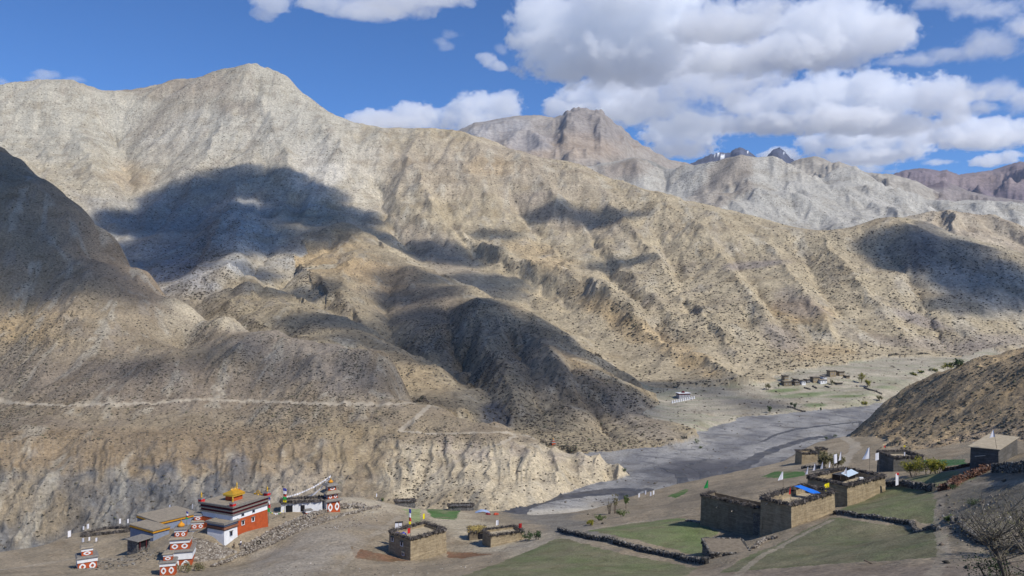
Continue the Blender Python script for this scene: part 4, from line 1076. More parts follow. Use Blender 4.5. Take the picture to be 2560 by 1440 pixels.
def brush_ring(pts, closed, width, height, seed, dens=26, droop=0.35):
    """firewood and thorn branches stacked along a wall top: a lumpy heap and the loose ends that stick out of it"""
    rs = random.Random(seed); bm = bmesh.new()
    P = [Vector(p) for p in pts] + ([Vector(pts[0])] if closed else [])
    for a, b in zip(P, P[1:]):
        d = b - a; L = d.length; d.normalize(); n = Vector((-d.y, d.x, 0)).normalized()
        k = max(2, int(L / 0.55))
        for i in range(k):
            t = (i + .5) / k; w = width * rs.uniform(.8, 1.15); h = height * rs.uniform(.72, 1.2)
            c = a + (b - a) * t
            rock(bm, c + Vector((0, 0, h * .42)), max(w, .5) * 0.62, rs)
        for i in range(int(L * dens)):
            c = a + (b - a) * rs.random() + n * rs.uniform(-.5, .5) * width + Vector((0, 0, rs.uniform(0.05, 1.0) * height))
            side = rs.choice((-1, 1))
            dd = n * side * rs.uniform(.5, 1) + d * rs.uniform(-.7, .7) + Vector((0, 0, rs.uniform(-droop, .55)))
            stick(bm, c, dd, rs.uniform(.35, .85), rs.uniform(.035, .075))
    return bm
def stone_wall(name, label, pts, h, w, seed, mat=None, size=0.28, cat='stone wall', group=None, gaps=0.0, lift=0.0):
    """dry-stone wall along ground points: a packed core and several courses of separate stones"""
    rs = random.Random(seed); bm = bmesh.new()
    for a, b in zip(pts, pts[1:]):
        a, b = Vector(a), Vector(b)
        L = (b - a).length; n = max(1, int(L / 2.2))
        for i in range(n):
            p = a + (b - a) * (i / n); q = a + (b - a) * ((i + 1) / n)
            p.z = zat(p.x, p.y); q.z = zat(q.x, q.y)
            d = (q - p); d.z = 0; d.normalize(); m = Vector((-d.y, d.x, 0))
            if rs.random() < gaps: continue
            hh = h * rs.uniform(.8, 1.08)
            vs = []
            for s, z, e in ((p, -.5, -.5), (p, hh * .85, -.4), (p, hh * .85, .4), (p, -.5, .5), (q, -.5, -.5), (q, hh * .85, -.4), (q, hh * .85, .4), (q, -.5, .5)):
                vs.append(bm.verts.new(s + m * e * w * .8 + Vector((0, 0, z + lift))))
            for f in ((0, 1, 2, 3), (7, 6, 5, 4), (0, 4, 5, 1), (1, 5, 6, 2), (2, 6, 7, 3), (3, 7, 4, 0)): bm.faces.new([vs[k] for k in f])
            seg = (q - p).length
            for k in range(int(seg / size * (h / size) * 1.25) + int(seg / size * 1.4)):
                t = rs.random(); e = rs.choice((-.5, .5, rs.uniform(-.5, .5))); z = rs.random() * hh if abs(e) > .45 else hh * rs.uniform(.8, 1.0)
                rock(bm, p + (q - p) * t + m * e * w + Vector((0, 0, z + lift)), size * rs.uniform(.5, .9), rs)
    o = obj(name, bm, mat or STONES)
    return tag(o, label, cat, group)
def ground_at(x, y, dz=0.0):
    p = hit(x, y); return Vector((p.x, p.y, p.z + dz))
def spread(p0, e, col):
    """distance along direction e from p0 to the vertical plane through photo column col"""
    u = (col - 1280) / F
    return (u * p0.y - p0.x) / (e[0] - u * e[1])
class House:
    """a flat-roofed block: local x runs along the wall to the right of the near corner, local y along the wall to its left"""
    def __init__(s, name, label, corner, theta, xl, xr, h, wall, group=None, cat='house', batter=0.25, depth=None, parapet=0.0, sink=2.5, roofmat=None, w=None):
        C = Vector(corner); th = R(theta)
        s.e1 = (math.cos(th), math.sin(th)); s.e2 = (-math.sin(th), math.cos(th))
        s.w = w or abs(spread(C, s.e1, xr)); s.d = depth or abs(spread(C, s.e2, xl))
        s.h = h; s.batter = batter
        s.t = thing(name, label, cat, C, th, group)
        bm = bmesh.new()
        b = batter
        w_, d_ = s.w, s.d
        if parapet > 0:
            # four wall slabs standing above a sunk roof
            k = 0.55
            z = h
            bx(bm, 0, w_, 0, k + b, -sink, z, 0); bx(bm, 0, w_, d_ - k - b, d_, -sink, z, 0)
            bx(bm, 0, k + b, k + b, d_ - k - b, -sink, z, 0); bx(bm, w_ - k - b, w_, k + b, d_ - k - b, -sink, z, 0)
            for v in bm.verts:
                if v.co.z > 0:
                    v.co.x += b if v.co.x < .01 else (-b if v.co.x > w_ - .01 else 0); v.co.y += b if v.co.y < .01 else (-b if v.co.y > d_ - .01 else 0)
        else:
            bx(bm, 0, w_, 0, d_, -sink, h, b)
        bmesh.ops.subdivide_edges(bm, edges=[e for e in bm.edges if e.calc_length() > 2.0], cuts=3, use_grid_fill=True)
        rs = random.Random(int(w_ * 100))
        for v in bm.verts:
            v.co += Vector((rs.uniform(-.05, .05), rs.uniform(-.05, .05), rs.uniform(-.05, .05)))
        s.wall = obj('wall', bm, wall, s.t)
        if parapet > 0:
            k = 0.5
            s.roof = obj('roof', box(k, w_ - k, k, d_ - k, h - parapet - .3, h - parapet, 0), roofmat or ROOF_PALE, s.t)
        s.rz = h - parapet
    def window(s, face, u, z, w, h, frame=WHITE, lip=True, pane=GLASS):
        """face 'x': on the wall along local x (y = 0); 'y': on the wall along local y (x = 0)"""
        b = s.batter * z / s.h
        def P(bm, u0, u1, z0, z1, o0, o1):
            if face == 'x': bx(bm, u0, u1, b - o1, b - o0, z0, z1)
            else: bx(bm, b - o1, b - o0, u0, u1, z0, z1)
        bm = bmesh.new(); P(bm, u - w / 2, u + w / 2, z, z + h, -.1, .05)
        win = obj('window', bm, pane, s.t)
        bm = bmesh.new(); f = w * .2
        P(bm, u - w / 2 - f, u - w / 2, z - f, z + h, -.08, .10); P(bm, u + w / 2, u + w / 2 + f, z - f, z + h, -.08, .10); P(bm, u - w / 2, u + w / 2, z - f, z, -.08, .10)
        obj('frame', bm, frame, win)
        if lip:
            bm = bmesh.new(); P(bm, u - w / 2 - f * 1.6, u + w / 2 + f * 1.6, z + h, z + h + w * .16, -.1, .35)
            obj('lintel', bm, SLATE_M, win)
        return win
    def door(s, face, u, w, h, mat=DARK):
        b = s.batter * .2
        bm = bmesh.new()
        if face == 'x': bx(bm, u - w / 2, u + w / 2, b - .08, b + .05, 0, h)
        else: bx(bm, b - .08, b + .05, u - w / 2, u + w / 2, 0, h)
        return obj('door', bm, mat, s.t)
    def brush(s, width, height, seed, sides=None, z=None, dens=26):
        b = s.batter; z = s.h if z is None else z
        c = [(b, b, z), (s.w - b, b, z), (s.w - b, s.d - b, z), (b, s.d - b, z)]
        if sides is None: bm = brush_ring(c, True, width, height, seed, dens)
        else:
            bm = brush_ring([c[sides[0]], c[sides[0] + 1 if sides[0] < 3 else 0]], False, width, height, seed, dens)
        return obj('brushwood_parapet', bm, BRUSH, s.t)
    def world(s, x, y, z):
        th = s.t.rotation_euler.z; l = s.t.location
        return Vector((l.x + x * math.cos(th) - y * math.sin(th), l.y + x * math.sin(th) + y * math.cos(th), l.z + z))

def flag(name, label, base, height, w, h, color, rs, group=None, lean=0.0, tri=False, at_top=0.0, angle=None):
    """a cloth on a thin pole"""
    t = thing(name, label, 'flag', base, rs.uniform(-.4, .4) if angle is None else angle, group)
    bm = bmesh.new(); tube(bm, (0, 0, -.4), (lean * height, 0, height), .05, .03, 5)
    obj('pole', bm, WOOD, t)
    bm = bmesh.new(); nx, nz = 5, 6; V = {}
    ph = rs.uniform(0, 6)
    for i in range(nx + 1):
        for j in range(nz + 1):
            a, b = i / nx, j / nz
            k = (0.25 + .75 * b) if tri else 1
            V[i, j] = bm.verts.new((lean * height * (1 - b * h / height) - a * w * k - .02, math.sin(a * 5 + ph) * .10 * w * (0.3 + a), height - at_top - b * h - a * w * .25 + .08 * w * math.sin(b * 6 + ph) * a))
    for i in range(nx):
        for j in range(nz): bm.faces.new((V[i, j], V[i + 1, j], V[i + 1, j + 1], V[i, j + 1]))
    obj('cloth', bm, CLOTH[color], t, True)
    return t
def flag_pole(label, base, height, w, seq, seed, group='poles hung with prayer flags', pole_r=.07):
    """a tall pole with prayer flags of the five colours tied one under the other"""
    rs = random.Random(seed)
    t = thing('prayer_flag_pole', label, 'prayer flag pole', base, 0, group)
    bm = bmesh.new(); tube(bm, (0, 0, -.5), (0, 0, height), pole_r, pole_r * .7, 6); obj('pole', bm, WOOD, t)
    n = len(seq); hh = height * .52 / n
    for k, c in enumerate(seq):
        bm = bmesh.new(); V = {}
        z1 = height - .1 - k * hh
        for i in range(4):
            for j in range(3):
                V[i, j] = bm.verts.new((-.05 + (i / 3 - .35) * w * rs.uniform(.8, 1.2), .1 * math.sin(i * 2 + k) + (-.12 if k % 2 else .12), z1 - j / 2 * hh * .98 - .06 * i))
        for i in range(3):
            for j in range(2): bm.faces.new((V[i, j], V[i + 1, j], V[i + 1, j + 1], V[i, j + 1]))
        o = obj('prayer_flag', bm, CLOTH[c], t, True)
    return t
def emblem(bm_w, bm_c, face, u, z, r, h, off, tilt=0):
    """white ring with a pointed foot, coloured boss in the middle; face 'x' or 'y'"""
    n = 14; ro, ri = [], []
    for k in range(n):
        a = 2 * math.pi * k / n
        s = 1.0 + (.22 if abs(math.sin(a)) > .95 else 0)
        for lst, q in ((ro, 1.0), (ri, .48)):
            x = u + r * q * math.cos(a); zz = z + h * q * math.sin(a) * s
            lst.append((x, zz))
    def mk(bm, x, zz, o): return bm.verts.new((x, -o, zz) if face == 'x' else (-o, x, zz))
    A = [mk(bm_w, x, zz, off) for x, zz in ro]; B = [mk(bm_w, x, zz, off) for x, zz in ri]
    A0 = [mk(bm_w, x, zz, off - .06) for x, zz in ro]
    for k in range(n):
        j = (k + 1) % n
        bm_w.faces.new((A[k], A[j], B[j], B[k])); bm_w.faces.new((A0[k], A0[j], A[j], A[k]))
def chorten(name, label, center, theta, tiers, top, group=None):
    """a shrine of stacked square drums: tiers are (side, red height, white band height, emblems per face, slab overhang)"""
    t = thing(name, label, 'shrine', center, R(theta), group)
    z = 0.0
    for k, (side, hr, hw, ne, ov) in enumerate(tiers):
        a = side / 2
        drum = obj('drum', box(-a, a, -a, a, z - (1.5 if k == 0 else .05), z + hr, .04 * side * hr / 3), RED, t)
        if ne:
            w = bmesh.new(); c = bmesh.new()
            for face in ('x', 'y'):
                for i in range(ne):
                    u = -a + side * (i + .5) / ne
                    emblem(w, c, face, u, z + hr * .5, side / ne * .34, hr * .33, a + .03)
            c.free()
            obj('emblems', w, WHITE, drum)
        z += hr
        obj('white_band', box(-a - .06, a + .06, -a - .06, a + .06, z, z + hw), WHITE, t)
        z += hw
        b = a + ov
        bm = bmesh.new(); bx(bm, -b, b, -b, b, z, z + .14, 0, .02); bx(bm, -b + .05, b - .05, -b + .05, b - .05, z + .145, z + .14 + ov * .75, ov * .8, .02)
        obj('slab_cornice', bm, SLATE_M if k % 2 == 0 else ROOF, t)
        z += .14 + ov * .75
    if top:
        r, h = top
        bm = bmesh.new(); lathe(bm, [(r * .8, z), (r, z + h * .25), (r * .9, z + h * .5), (r * .4, z + h * .8), (r * .18, z + h)], 14)
        obj('dome', bm, ORANGE, t, True)
        bm = bmesh.new(); lathe(bm, [(r * .3, z + h), (r * .34, z + h * 1.12), (r * .07, z + h * 1.2), (r * .05, z + h * 1.8), (.01, z + h * 2.0)], 8)
        obj('spire', bm, GOLD, t)
    return t, z
def person(label, base, rotz, top_mat, bottom_mat):
    """walking figure grown from a jointed skeleton"""
    t = thing('person', label, 'person', base, rotz)
    def grow(name, V, E, rad, mat, root):
        me = bpy.data.meshes.new(name); me.from_pydata(V, E, []); o = bpy.data.objects.new(name, me); COL.objects.link(o)
        sk = o.modifiers.new('s', 'SKIN'); o.modifiers.new('u', 'SUBSURF').levels = 1
        for i, r in enumerate(rad): me.skin_vertices[0].data[i].radius = (r, r)
        me.skin_vertices[0].data[root].use_root = True
        bpy.context.view_layer.update()
        m2 = bpy.data.meshes.new_from_object(o.evaluated_get(bpy.context.evaluated_depsgraph_get()))
        o.modifiers.clear(); o.data = m2; m2.name = name; m2.materials.clear(); m2.materials.append(mat)
        m2.polygons.foreach_set('use_smooth', np.ones(len(m2.polygons), bool))
        o.parent = t; return o
    V = [(0, 0, .92), (0, 0, 1.18), (0, 0, 1.40), (0, .01, 1.47), (0, .02, 1.56), (0, .02, 1.66), (.20, 0, 1.36), (.27, .06, 1.08), (.27, .16, .86), (.27, .19, .78), (-.20, 0, 1.36), (-.27, -.04, 1.08), (-.26, .02, .86), (-.26, .03, .78),
         (.10, 0, .86), (.12, .16, .48), (.12, .10, .09), (.12, .24, .03), (-.10, 0, .86), (-.11, -.06, .48), (-.11, -.26, .10), (-.11, -.14, .03)]
    E = [(0, 1), (1, 2), (2, 3), (3, 4), (4, 5), (2, 6), (6, 7), (7, 8), (8, 9), (2, 10), (10, 11), (11, 12), (12, 13), (0, 14), (14, 15), (15, 16), (16, 17), (0, 18), (18, 19), (19, 20), (20, 21)]
    rad = [.15, .14, .16, .055, .095, .085, .075, .05, .038, .04, .075, .05, .038, .04, .095, .07, .05, .04, .095, .07, .05, .04]
    grow('body', V, E, rad, SKIN, 0)
    grow('jacket', [(0, 0, .88), (0, 0, 1.15), (0, 0, 1.38), (.21, 0, 1.36), (.275, .06, 1.08), (.275, .15, .88), (-.21, 0, 1.36), (-.275, -.04, 1.08), (-.265, .01, .88)], [(0, 1), (1, 2), (2, 3), (3, 4), (4, 5), (2, 6), (6, 7), (7, 8)], [.19, .175, .185, .09, .065, .055, .09, .065, .055], top_mat, 0)
    grow('trousers', [(0, 0, .92), (.10, 0, .84), (.12, .16, .48), (.12, .11, .14), (-.10, 0, .84), (-.11, -.06, .48), (-.11, -.24, .15)], [(0, 1), (1, 2), (2, 3), (0, 4), (4, 5), (5, 6)], [.165, .11, .085, .07, .11, .085, .07], bottom_mat, 0)
    bm = bmesh.new(); bmesh.ops.create_icosphere(bm, subdivisions=2, radius=.115, matrix=Matrix.Translation((0, -.005, 1.65)))
    bmesh.ops.delete(bm, geom=[f for f in bm.faces if f.calc_center_median().z < 1.62 or f.calc_center_median().y > .07], context='FACES')
    obj('hair', bm, DARK, t)
    return t
def leaf_mat(name, stops):
    m, nt, b = new_mat(name)
    g = nt.nodes.new('ShaderNodeNewGeometry')
    nt.links.new(ramp(nt, g.outputs['Random Per Island'], stops), b.inputs['Base Color'])
    b.inputs['Roughness'].default_value = .7
    return m
L_GREEN = leaf_mat('green_leaves', [(0, (0.035, 0.06, 0.02)), (.5, (0.075, 0.11, 0.03)), (1, (0.13, 0.16, 0.05))])
L_YEL = leaf_mat('yellow_leaves', [(0, (0.07, 0.085, 0.012)), (.5, (0.17, 0.165, 0.018)), (1, (0.28, 0.24, 0.03))])
L_DRY = leaf_mat('dry_leaves', [(0, (0.075, 0.07, 0.035)), (.5, (0.14, 0.13, 0.06)), (1, (0.22, 0.19, 0.10))])
L_DARK = leaf_mat('dark_leaves', [(0, (0.02, 0.04, 0.018)), (.6, (0.045, 0.075, 0.03)), (1, (0.08, 0.11, 0.045))])
BARK = plain('bark', (0.13, 0.10, 0.075), var=0.3, scale=5); TWIG = plain('grey_twigs', (0.13, 0.115, 0.09), var=0.3, scale=5)
def tree(label, base, h, crown_w, mat, seed, leaves=700, name='tree', cat='tree', trunks=1, low=0.25, slim=1.0, leaf=0.28, group=None, bare=False):
    rs = random.Random(seed)
    t = thing(name, label, cat, base, 0, group)
    bm = bmesh.new(); tips = []
    for k in range(trunks):
        a = rs.uniform(0, 6.28); r = 0 if trunks == 1 else crown_w * .12
        p = Vector((math.cos(a) * r, math.sin(a) * r, -.3)); q = Vector((math.cos(a) * r * 2.2 + rs.uniform(-.2, .2), math.sin(a) * r * 2.2, h * rs.uniform(.45, .6)))
        tube(bm, p, q, h * (.010 if bare else .022), h * (.006 if bare else .012), 6)
        for i in range(9 if trunks == 1 else 5):
            s = p + (q - p) * rs.uniform(.35, 1); b = rs.uniform(0, 6.28)
            e = s + Vector((math.cos(b) * crown_w * .38 * rs.uniform(.4, 1), math.sin(b) * crown_w * .38 * rs.uniform(.4, 1), h * rs.uniform(.12, .42) * slim))
            e.z = min(e.z, h * .95)
            tube(bm, s, e, h * .009, h * .003, 4); tips += [e, s + (e - s) * .6]
            if bare:
                for _ in range(5):
                    f = s + (e - s) * rs.uniform(.4, 1); g = f + Vector((rs.uniform(-1, 1), rs.uniform(-1, 1), rs.uniform(.1, 1))) * crown_w * .16
                    tube(bm, f, g, h * .004, h * .0015, 3); tips.append(g)
    obj('trunk', bm, BARK if not bare else TWIG, t)
    bm = bmesh.new()
    cl = [(p, crown_w * rs.uniform(.10, .22)) for p in tips]
    for i in range(leaves):
        c, r = rs.choice(cl)
        d = Vector((rs.gauss(0, 1), rs.gauss(0, 1), rs.gauss(0, 1))).normalized() * r * rs.random() ** .45
        d.z *= 1.15
        p = c + d
        if p.z < h * low * rs.uniform(.5, 1): continue
        a = Vector((rs.uniform(-1, 1), rs.uniform(-1, 1), rs.uniform(-1, 1))).normalized() * leaf * rs.uniform(.5, 1); b = a.orthogonal().normalized() * leaf * rs.uniform(.3, .7)
        vs = [bm.verts.new(p - a), bm.verts.new(p + b), bm.verts.new(p + a), bm.verts.new(p - b)]
        bm.faces.new(vs)
    obj('crown', bm, mat, t)
    return t
# ------------------------------------------------------------------ the monastery
random.seed(21)
TH = 64.0
C0 = at(582, 1338, 216)
tmp = House('temple', 'big red and white temple with maroon cornice stripes and a golden pavilion on its roof', C0, TH, 501, 671, 3.8, RED, cat='temple', batter=.16, sink=4)
W_, D_ = tmp.w, tmp.d; T = tmp.t
def ringbox(h, z0, z1, off, mat, name, inset=0.0):
    return obj(name, box(-off, h.w + off, -off, h.d + off, z0, z1, inset), mat, h.t)
ringbox(tmp, 3.8, 5.25, -.17, WHITE, 'white_band', .08)
ringbox(tmp, 5.25, 5.6, .18, SLATE_M, 'cornice', .0)
ringbox(tmp, 5.6, 6.25, -.1, MAROON, 'maroon_frieze')
ringbox(tmp, 6.25, 6.6, .25, SLATE_M, 'cornice')
ringbox(tmp, 6.6, 7.3, -.05, MAROON, 'maroon_frieze')
ringbox(tmp, 7.3, 7.6, .42, SLATE_M, 'cornice')
obj('roof', box(-.2, W_ + .2, -.2, D_ + .2, 7.55, 7.66), ROOF, T)
bm = bmesh.new()
for a in ((-.45, W_ + .45, -.45, -.05), (-.45, W_ + .45, D_ + .05, D_ + .45), (-.45, -.05, -.05, D_ + .05), (W_ + .05, W_ + .45, -.05, D_ + .05)):
    bx(bm, *a, 7.6, 7.88, .03, .02)
obj('parapet', bm, SLATE_M, T)
for u in (W_ * .28, W_ * .56):
    tmp.window('x', u, 1.9, .8, 1.15)
for u in (W_ * .28, W_ * .58):
    bm = box(u - .35, u + .35, .12, .30, 4.25, 4.95); w = obj('window', bm, GLASS, T); bm = bmesh.new()
    bx(bm, u - .47, u - .35, .05, .25, 4.2, 5.0); bx(bm, u + .35, u + .47, .05, .25, 4.2, 5.0); bx(bm, u - .5, u + .5, .0, .25, 5.0, 5.12); obj('frame', bm, BLUE_G, w)
tur = []
for (x, y) in ((.2, .2), (W_ - .2, .2), (.2, D_ - .2), (W_ - .2, D_ - .2)):
    bm = bmesh.new(); bx(bm, x - .62, x + .62, y - .62, y + .62, 7.66, 8.5); t = obj('turret', bm, BANNER_RED, T)
    obj('white_stripe', box(x - .65, x + .65, y - .65, y + .65, 8.5, 8.68), WHITE, t)
    obj('turret_slab', box(x - .8, x + .8, y - .8, y + .8, 8.68, 8.9, .1), SLATE_M, t)
    bm = bmesh.new(); lathe(bm, [(.24, 8.9), (.26, 9.1), (.17, 9.2), (.22, 9.6), (.20, 10.0), (.08, 10.15), (.05, 10.4), (.01, 10.6)], 10, (x, y, 0)); obj('gold_finial', bm, GOLD, t, True)
px_, py_ = W_ * .45, D_ * .47
pv = obj('pavilion', box(px_ - 1.7, px_ + 1.7, py_ - 1.5, py_ + 1.5, 7.66, 9.0), RED, T)
bm = bmesh.new()
bx(bm, px_ - 2.2, px_ + 2.2, py_ - 2.0, py_ + 2.0, 9.0, 9.5, .08)
v = [bm.verts.new(p) for p in ((px_ - 2.3, py_ - 2.1, 9.5), (px_ + 2.3, py_ - 2.1, 9.5), (px_ + 2.3, py_ + 2.1, 9.5), (px_ - 2.3, py_ + 2.1, 9.5), (px_ - 1.1, py_, 10.5), (px_ + 1.1, py_, 10.5))]
for f in ((0, 1, 5, 4), (1, 2, 5), (2, 3, 4, 5), (3, 0, 4), (3, 2, 1, 0)): bm.faces.new([v[k] for k in f])
for k in range(9):
    for s in (-1, 1):
        x0 = px_ - 2.1 + k * .52; x1 = max(px_ - 1.1, min(px_ + 1.1, x0)); tube(bm, (x0, py_ + s * 2.1, 9.54), (x1, py_ + s * .02, 10.52), .06, .05, 4)
obj('golden_roof', bm, GOLD, pv)
bm = bmesh.new()
for k in range(5): lathe(bm, [(.12, 10.45), (.16, 10.65), (.07, 10.8), (.10, 10.95), (.01, 11.4)], 8, (px_ - 1.1 + k * .55, py_, 0))
obj('ridge_finials', bm, GOLD, pv)
bm = bmesh.new(); cx_, cy_ = W_ - .5, D_ * .28
lathe(bm, [(.35, 7.66), (.25, 7.9)], 8, (cx_, cy_, 0))
for k in range(16):
    a, b = 2 * math.pi * k / 16, 2 * math.pi * (k + 1) / 16
    tube(bm, (cx_, cy_ + .5 * math.cos(a), 8.5 + .5 * math.sin(a)), (cx_, cy_ + .5 * math.cos(b), 8.5 + .5 * math.sin(b)), .08, .08, 4)
    if k % 2 == 0: tube(bm, (cx_, cy_, 8.5), (cx_, cy_ + .5 * math.cos(a), 8.5 + .5 * math.sin(a)), .04, .04, 4)
for s in (-1, 1):
    y = cy_ + s * 1.15
    tube(bm, (cx_, y - s * .35, 7.95), (cx_, y + s * .35, 7.9), .2, .22, 6); tube(bm, (cx_, y - s * .35, 8.0), (cx_, y - s * .5, 8.5), .12, .08, 6); tube(bm, (cx_, y - s * .45, 8.5), (cx_, y - s * .72, 8.42), .10, .06, 6)
    for q in (-.3, .3): tube(bm, (cx_, y + q, 7.66), (cx_, y + q, 7.9), .06, .08, 4)
obj('wheel_and_deer', bm, GOLD, T)

ann = House('annex', 'white annex with a blue and brown frieze at the front of the red temple', at(560.5, 1356, 213), TH, 517, 595, 3.1, WHITE, cat='annex', batter=.14, sink=3)
ringbox(ann, 3.1, 3.22, .12, DARK, 'dark_moulding'); ringbox(ann, 3.22, 3.9, .02, TERRA, 'brown_band'); ringbox(ann, 4.05, 4.6, -.05, BLUE_G, 'blue_band')
bm = bmesh.new()
for k in range(int(ann.w / .34)): bx(bm, k * .34, k * .34 + .2, -.09, .2, 3.9, 4.05)
for k in range(int(ann.d / .34)): bx(bm, -.09, .2, k * .34 + .1, k * .34 + .3, 3.9, 4.05)
bx(bm, .1, ann.w - .1, .1, ann.d - .1, 3.88, 4.06)
obj('dentils', bm, DARK, ann.t)
ringbox(ann, 4.6, 4.8, .38, SLATE_M, 'cornice'); obj('roof', box(.1, ann.w - .1, .1, ann.d - .1, 4.78, 4.9), ROOF, ann.t)
bm = bmesh.new()
for a in ((-.3, ann.w + .3, -.3, .1), (-.3, ann.w + .3, ann.d - .1, ann.d + .3), (-.3, .1, .1, ann.d - .1), (ann.w - .1, ann.w + .3, .1, ann.d - .1)): bx(bm, *a, 4.8, 5.1, .04, .03)
obj('parapet', bm, SLATE_M, ann.t)
ann.window('x', ann.w * .5, 1.2, .7, 1.2, BLUE_G)
def hall(label, corner, th, xl, xr, h, name='assembly_hall'):
    hh = House(name, label, corner, th, xl, xr, h - .9, BLUE_G, cat='hall', batter=.08, sink=3)
    ringbox(hh, h - .9, h - .8, .15, DARK, 'dark_moulding'); ringbox(hh, h - .8, h - .12, .08, ORANGE, 'orange_frieze')
    bm = bmesh.new(); bx(bm, -.10, hh.w + .1, -.10, hh.d + .1, h - .66, h - .58)
    for k in range(int(hh.w / .5)): bx(bm, k * .5, k * .5 + .22, -.14, -.05, h - .7, h - .25)
    for k in range(int(hh.d / .5)): bx(bm, -.14, -.05, k * .5, k * .5 + .22, h - .7, h - .25)
    obj('gilded_frieze_trim', bm, GOLD, hh.t)
    ringbox(hh, h - .12, h, .35, SLATE_M, 'cornice'); obj('roof', box(-.2, hh.w + .2, -.2, hh.d + .2, h - .02, h + .1, 0, .03), ROOF, hh.t)
    return hh
hb = hall('long low hall with an orange frieze and flat clay roof, behind the tallest shrine', at(396, 1331, 240), 52, 342, 496, 3.1)
hf = hall('lower hall block with an orange frieze in front of the long hall', at(383, 1352, 228), 56, 325, 424, 2.9)
sh = House('shelter', 'low stone shelter with a sloping slab roof and red posts, below the orange friezed halls', at(343, 1372, 218), 62, 318, 376, 2.0, STONE_G, cat='shelter', batter=.05, sink=2)
obj('opening', box(.4, sh.w * .85, -.03, .1, .1, 1.7), GLASS, sh.t)
bm = bmesh.new(); bx(bm, -.6, sh.w + .7, -.9, sh.d + .4, 2.02, 2.22, .05, .05); obj('roof_slab', bm, SLATE_M, sh.t)
for u in (.5, sh.w * .6):
    bm = bmesh.new(); tube(bm, (u, -.5, -.3), (u, -.5, 2.0), .13, .12, 6); obj('post', bm, MAROON, sh.t)

# shrines
GS = 'red shrines with white ring emblems'
chA, _ = chorten('shrine', 'small red shrine with two drums, alone on bare ground at the far left', ground_at(217, 1419), 32, [(4.4, 2.0, 1.0, 2, .35), (2.5, 1.1, .65, 1, .3)], None, GS)
chB, zB = chorten('shrine', 'tallest red shrine of three drums with an orange dome, in front of the halls', at(453, 1417, 203), 14, [(6.0, 2.8, 1.9, 2, .4), (4.6, 1.6, .9, 2, .4), (2.7, 1.2, .6, 2, .35)], (.9, 1.2), GS)
obj('niche_panel', box(-2.8, -.1, -3.09, -2.9, .1, 2.5), WHITE, chB); obj('niche', box(-1.0, -.4, -3.13, -3.05, 1.1, 1.75), GLASS, chB)
chC, _ = chorten('shrine', 'red shrine of three drums squeezed between the tallest shrine and the white annex', at(496, 1346, 222), 14, [(3.8, 1.8, 1.0, 1, .3), (3.2, 1.25, .55, 2, .3), (2.0, 1.0, .5, 1, .3)], None, GS)
chD, _ = chorten('shrine', 'lowest red shrine of two drums at the foot of the tallest shrine', at(421, 1431, 190), 16, [(3.4, 2.0, .8, 2, .3), (2.0, .95, .5, 1, .3)], None, GS)
pE = ground_at(827, 1276)
chE, zE = chorten('shrine', 'red shrine with thatched ledges and orange top beside the white gate house', pE, 36, [(4.4, 3.1, .35, 2, .6), (3.3, 1.3, .35, 2, .9), (2.5, 1.15, .25, 1, .8)], (.75, 1.0), GS)
obj('white_side', box(-2.28, -2.1, -2.1, 2.1, -1, 3.2), WHITE, chE)
for lab, p in (('red gate pillar with a white band nearest the red temple wall', at(678, 1331, 231)), ('red gate pillar with a white band below the white gate house', at(771, 1289, 243))):
    chorten('gate_pillar', lab, p, 30, [(2.1, 1.2, .5, 0, .12)], None, 'gate pillars'); 
for o in bpy.data.objects:
    if o.name.startswith('gate_pillar'): o['category'] = 'pillar'
gh = House('gate_house', 'long white gate house under a heap of brushwood on the ridge', ground_at(701, 1281), 10, 690, 806, 2.7, WHITE, cat='gate house', batter=.15, depth=4.5)
gh.brush(1.0, .9, 5, dens=20)
obj('roof', box(.5, gh.w - .5, .5, gh.d - .5, 2.6, 2.8), ROOF, gh.t)
obj('doorway', box(1.6, 3.6, -.02, .2, 0, 2.0), GLASS, gh.t); obj('doorway', box(6.0, 7.2, -.02, .2, 0, 1.9), GLASS, gh.t)
# strings of prayer flags between the ridge shrine and the poles
def flag_string(label, a, b, sag, n, seed, white=False):
    rs = random.Random(seed); a, b = Vector(a), Vector(b)
    t = thing('prayer_flag_string', label, 'prayer flags', a)
    pt = lambda k: a + (b - a) * k - Vector((0, 0, 4 * sag * k * (1 - k)))
    bm = bmesh.new()
    for i in range(16): tube(bm, pt(i / 16) - a, pt((i + 1) / 16) - a, .035, .035, 4)
    obj('cord', bm, CLOTH['white'], t)
    for i in range(n):
        k = (i + .5) / n; p = pt(k) - a; d = (b - a).normalized() * .3
        bm = bmesh.new(); z = Vector((0, 0, -.42 * rs.uniform(.7, 1.2))); q = Vector((rs.uniform(-.1, .1), rs.uniform(-.1, .1), 0))
        bm.faces.new([bm.verts.new(v) for v in (p - d, p + d, p + d + z + q, p - d + z + q)])
        obj('prayer_flag', bm, CLOTH['white' if white else rs.choice(['white', 'yellow', 'blue', 'red', 'green'])], t)
pole1 = flag_pole('tallest prayer flag pole, in the temple yard before the white gate house', ground_at(711, 1287), 8.2, 1.0, ['blue', 'white', 'red', 'green', 'yellow'], 1)
pole2 = flag_pole('prayer flag pole rising from the middle of the gate house front', at(766, 1277, 249), 4.6, .9, ['blue', 'white', 'red', 'green', 'yellow'], 2)
pole3 = flag_pole('prayer flag pole at the far end of the red temple', at(671, 1313, 231), 8.5, .8, ['blue', 'white', 'red', 'green'], 3)
pole4 = flag_pole('short prayer flag pole tied to the orange dome of the tallest shrine', chB.location + Vector((1.2, .6, zB + .2)), 3.6, .6, ['blue', 'white', 'red', 'green'], 4)
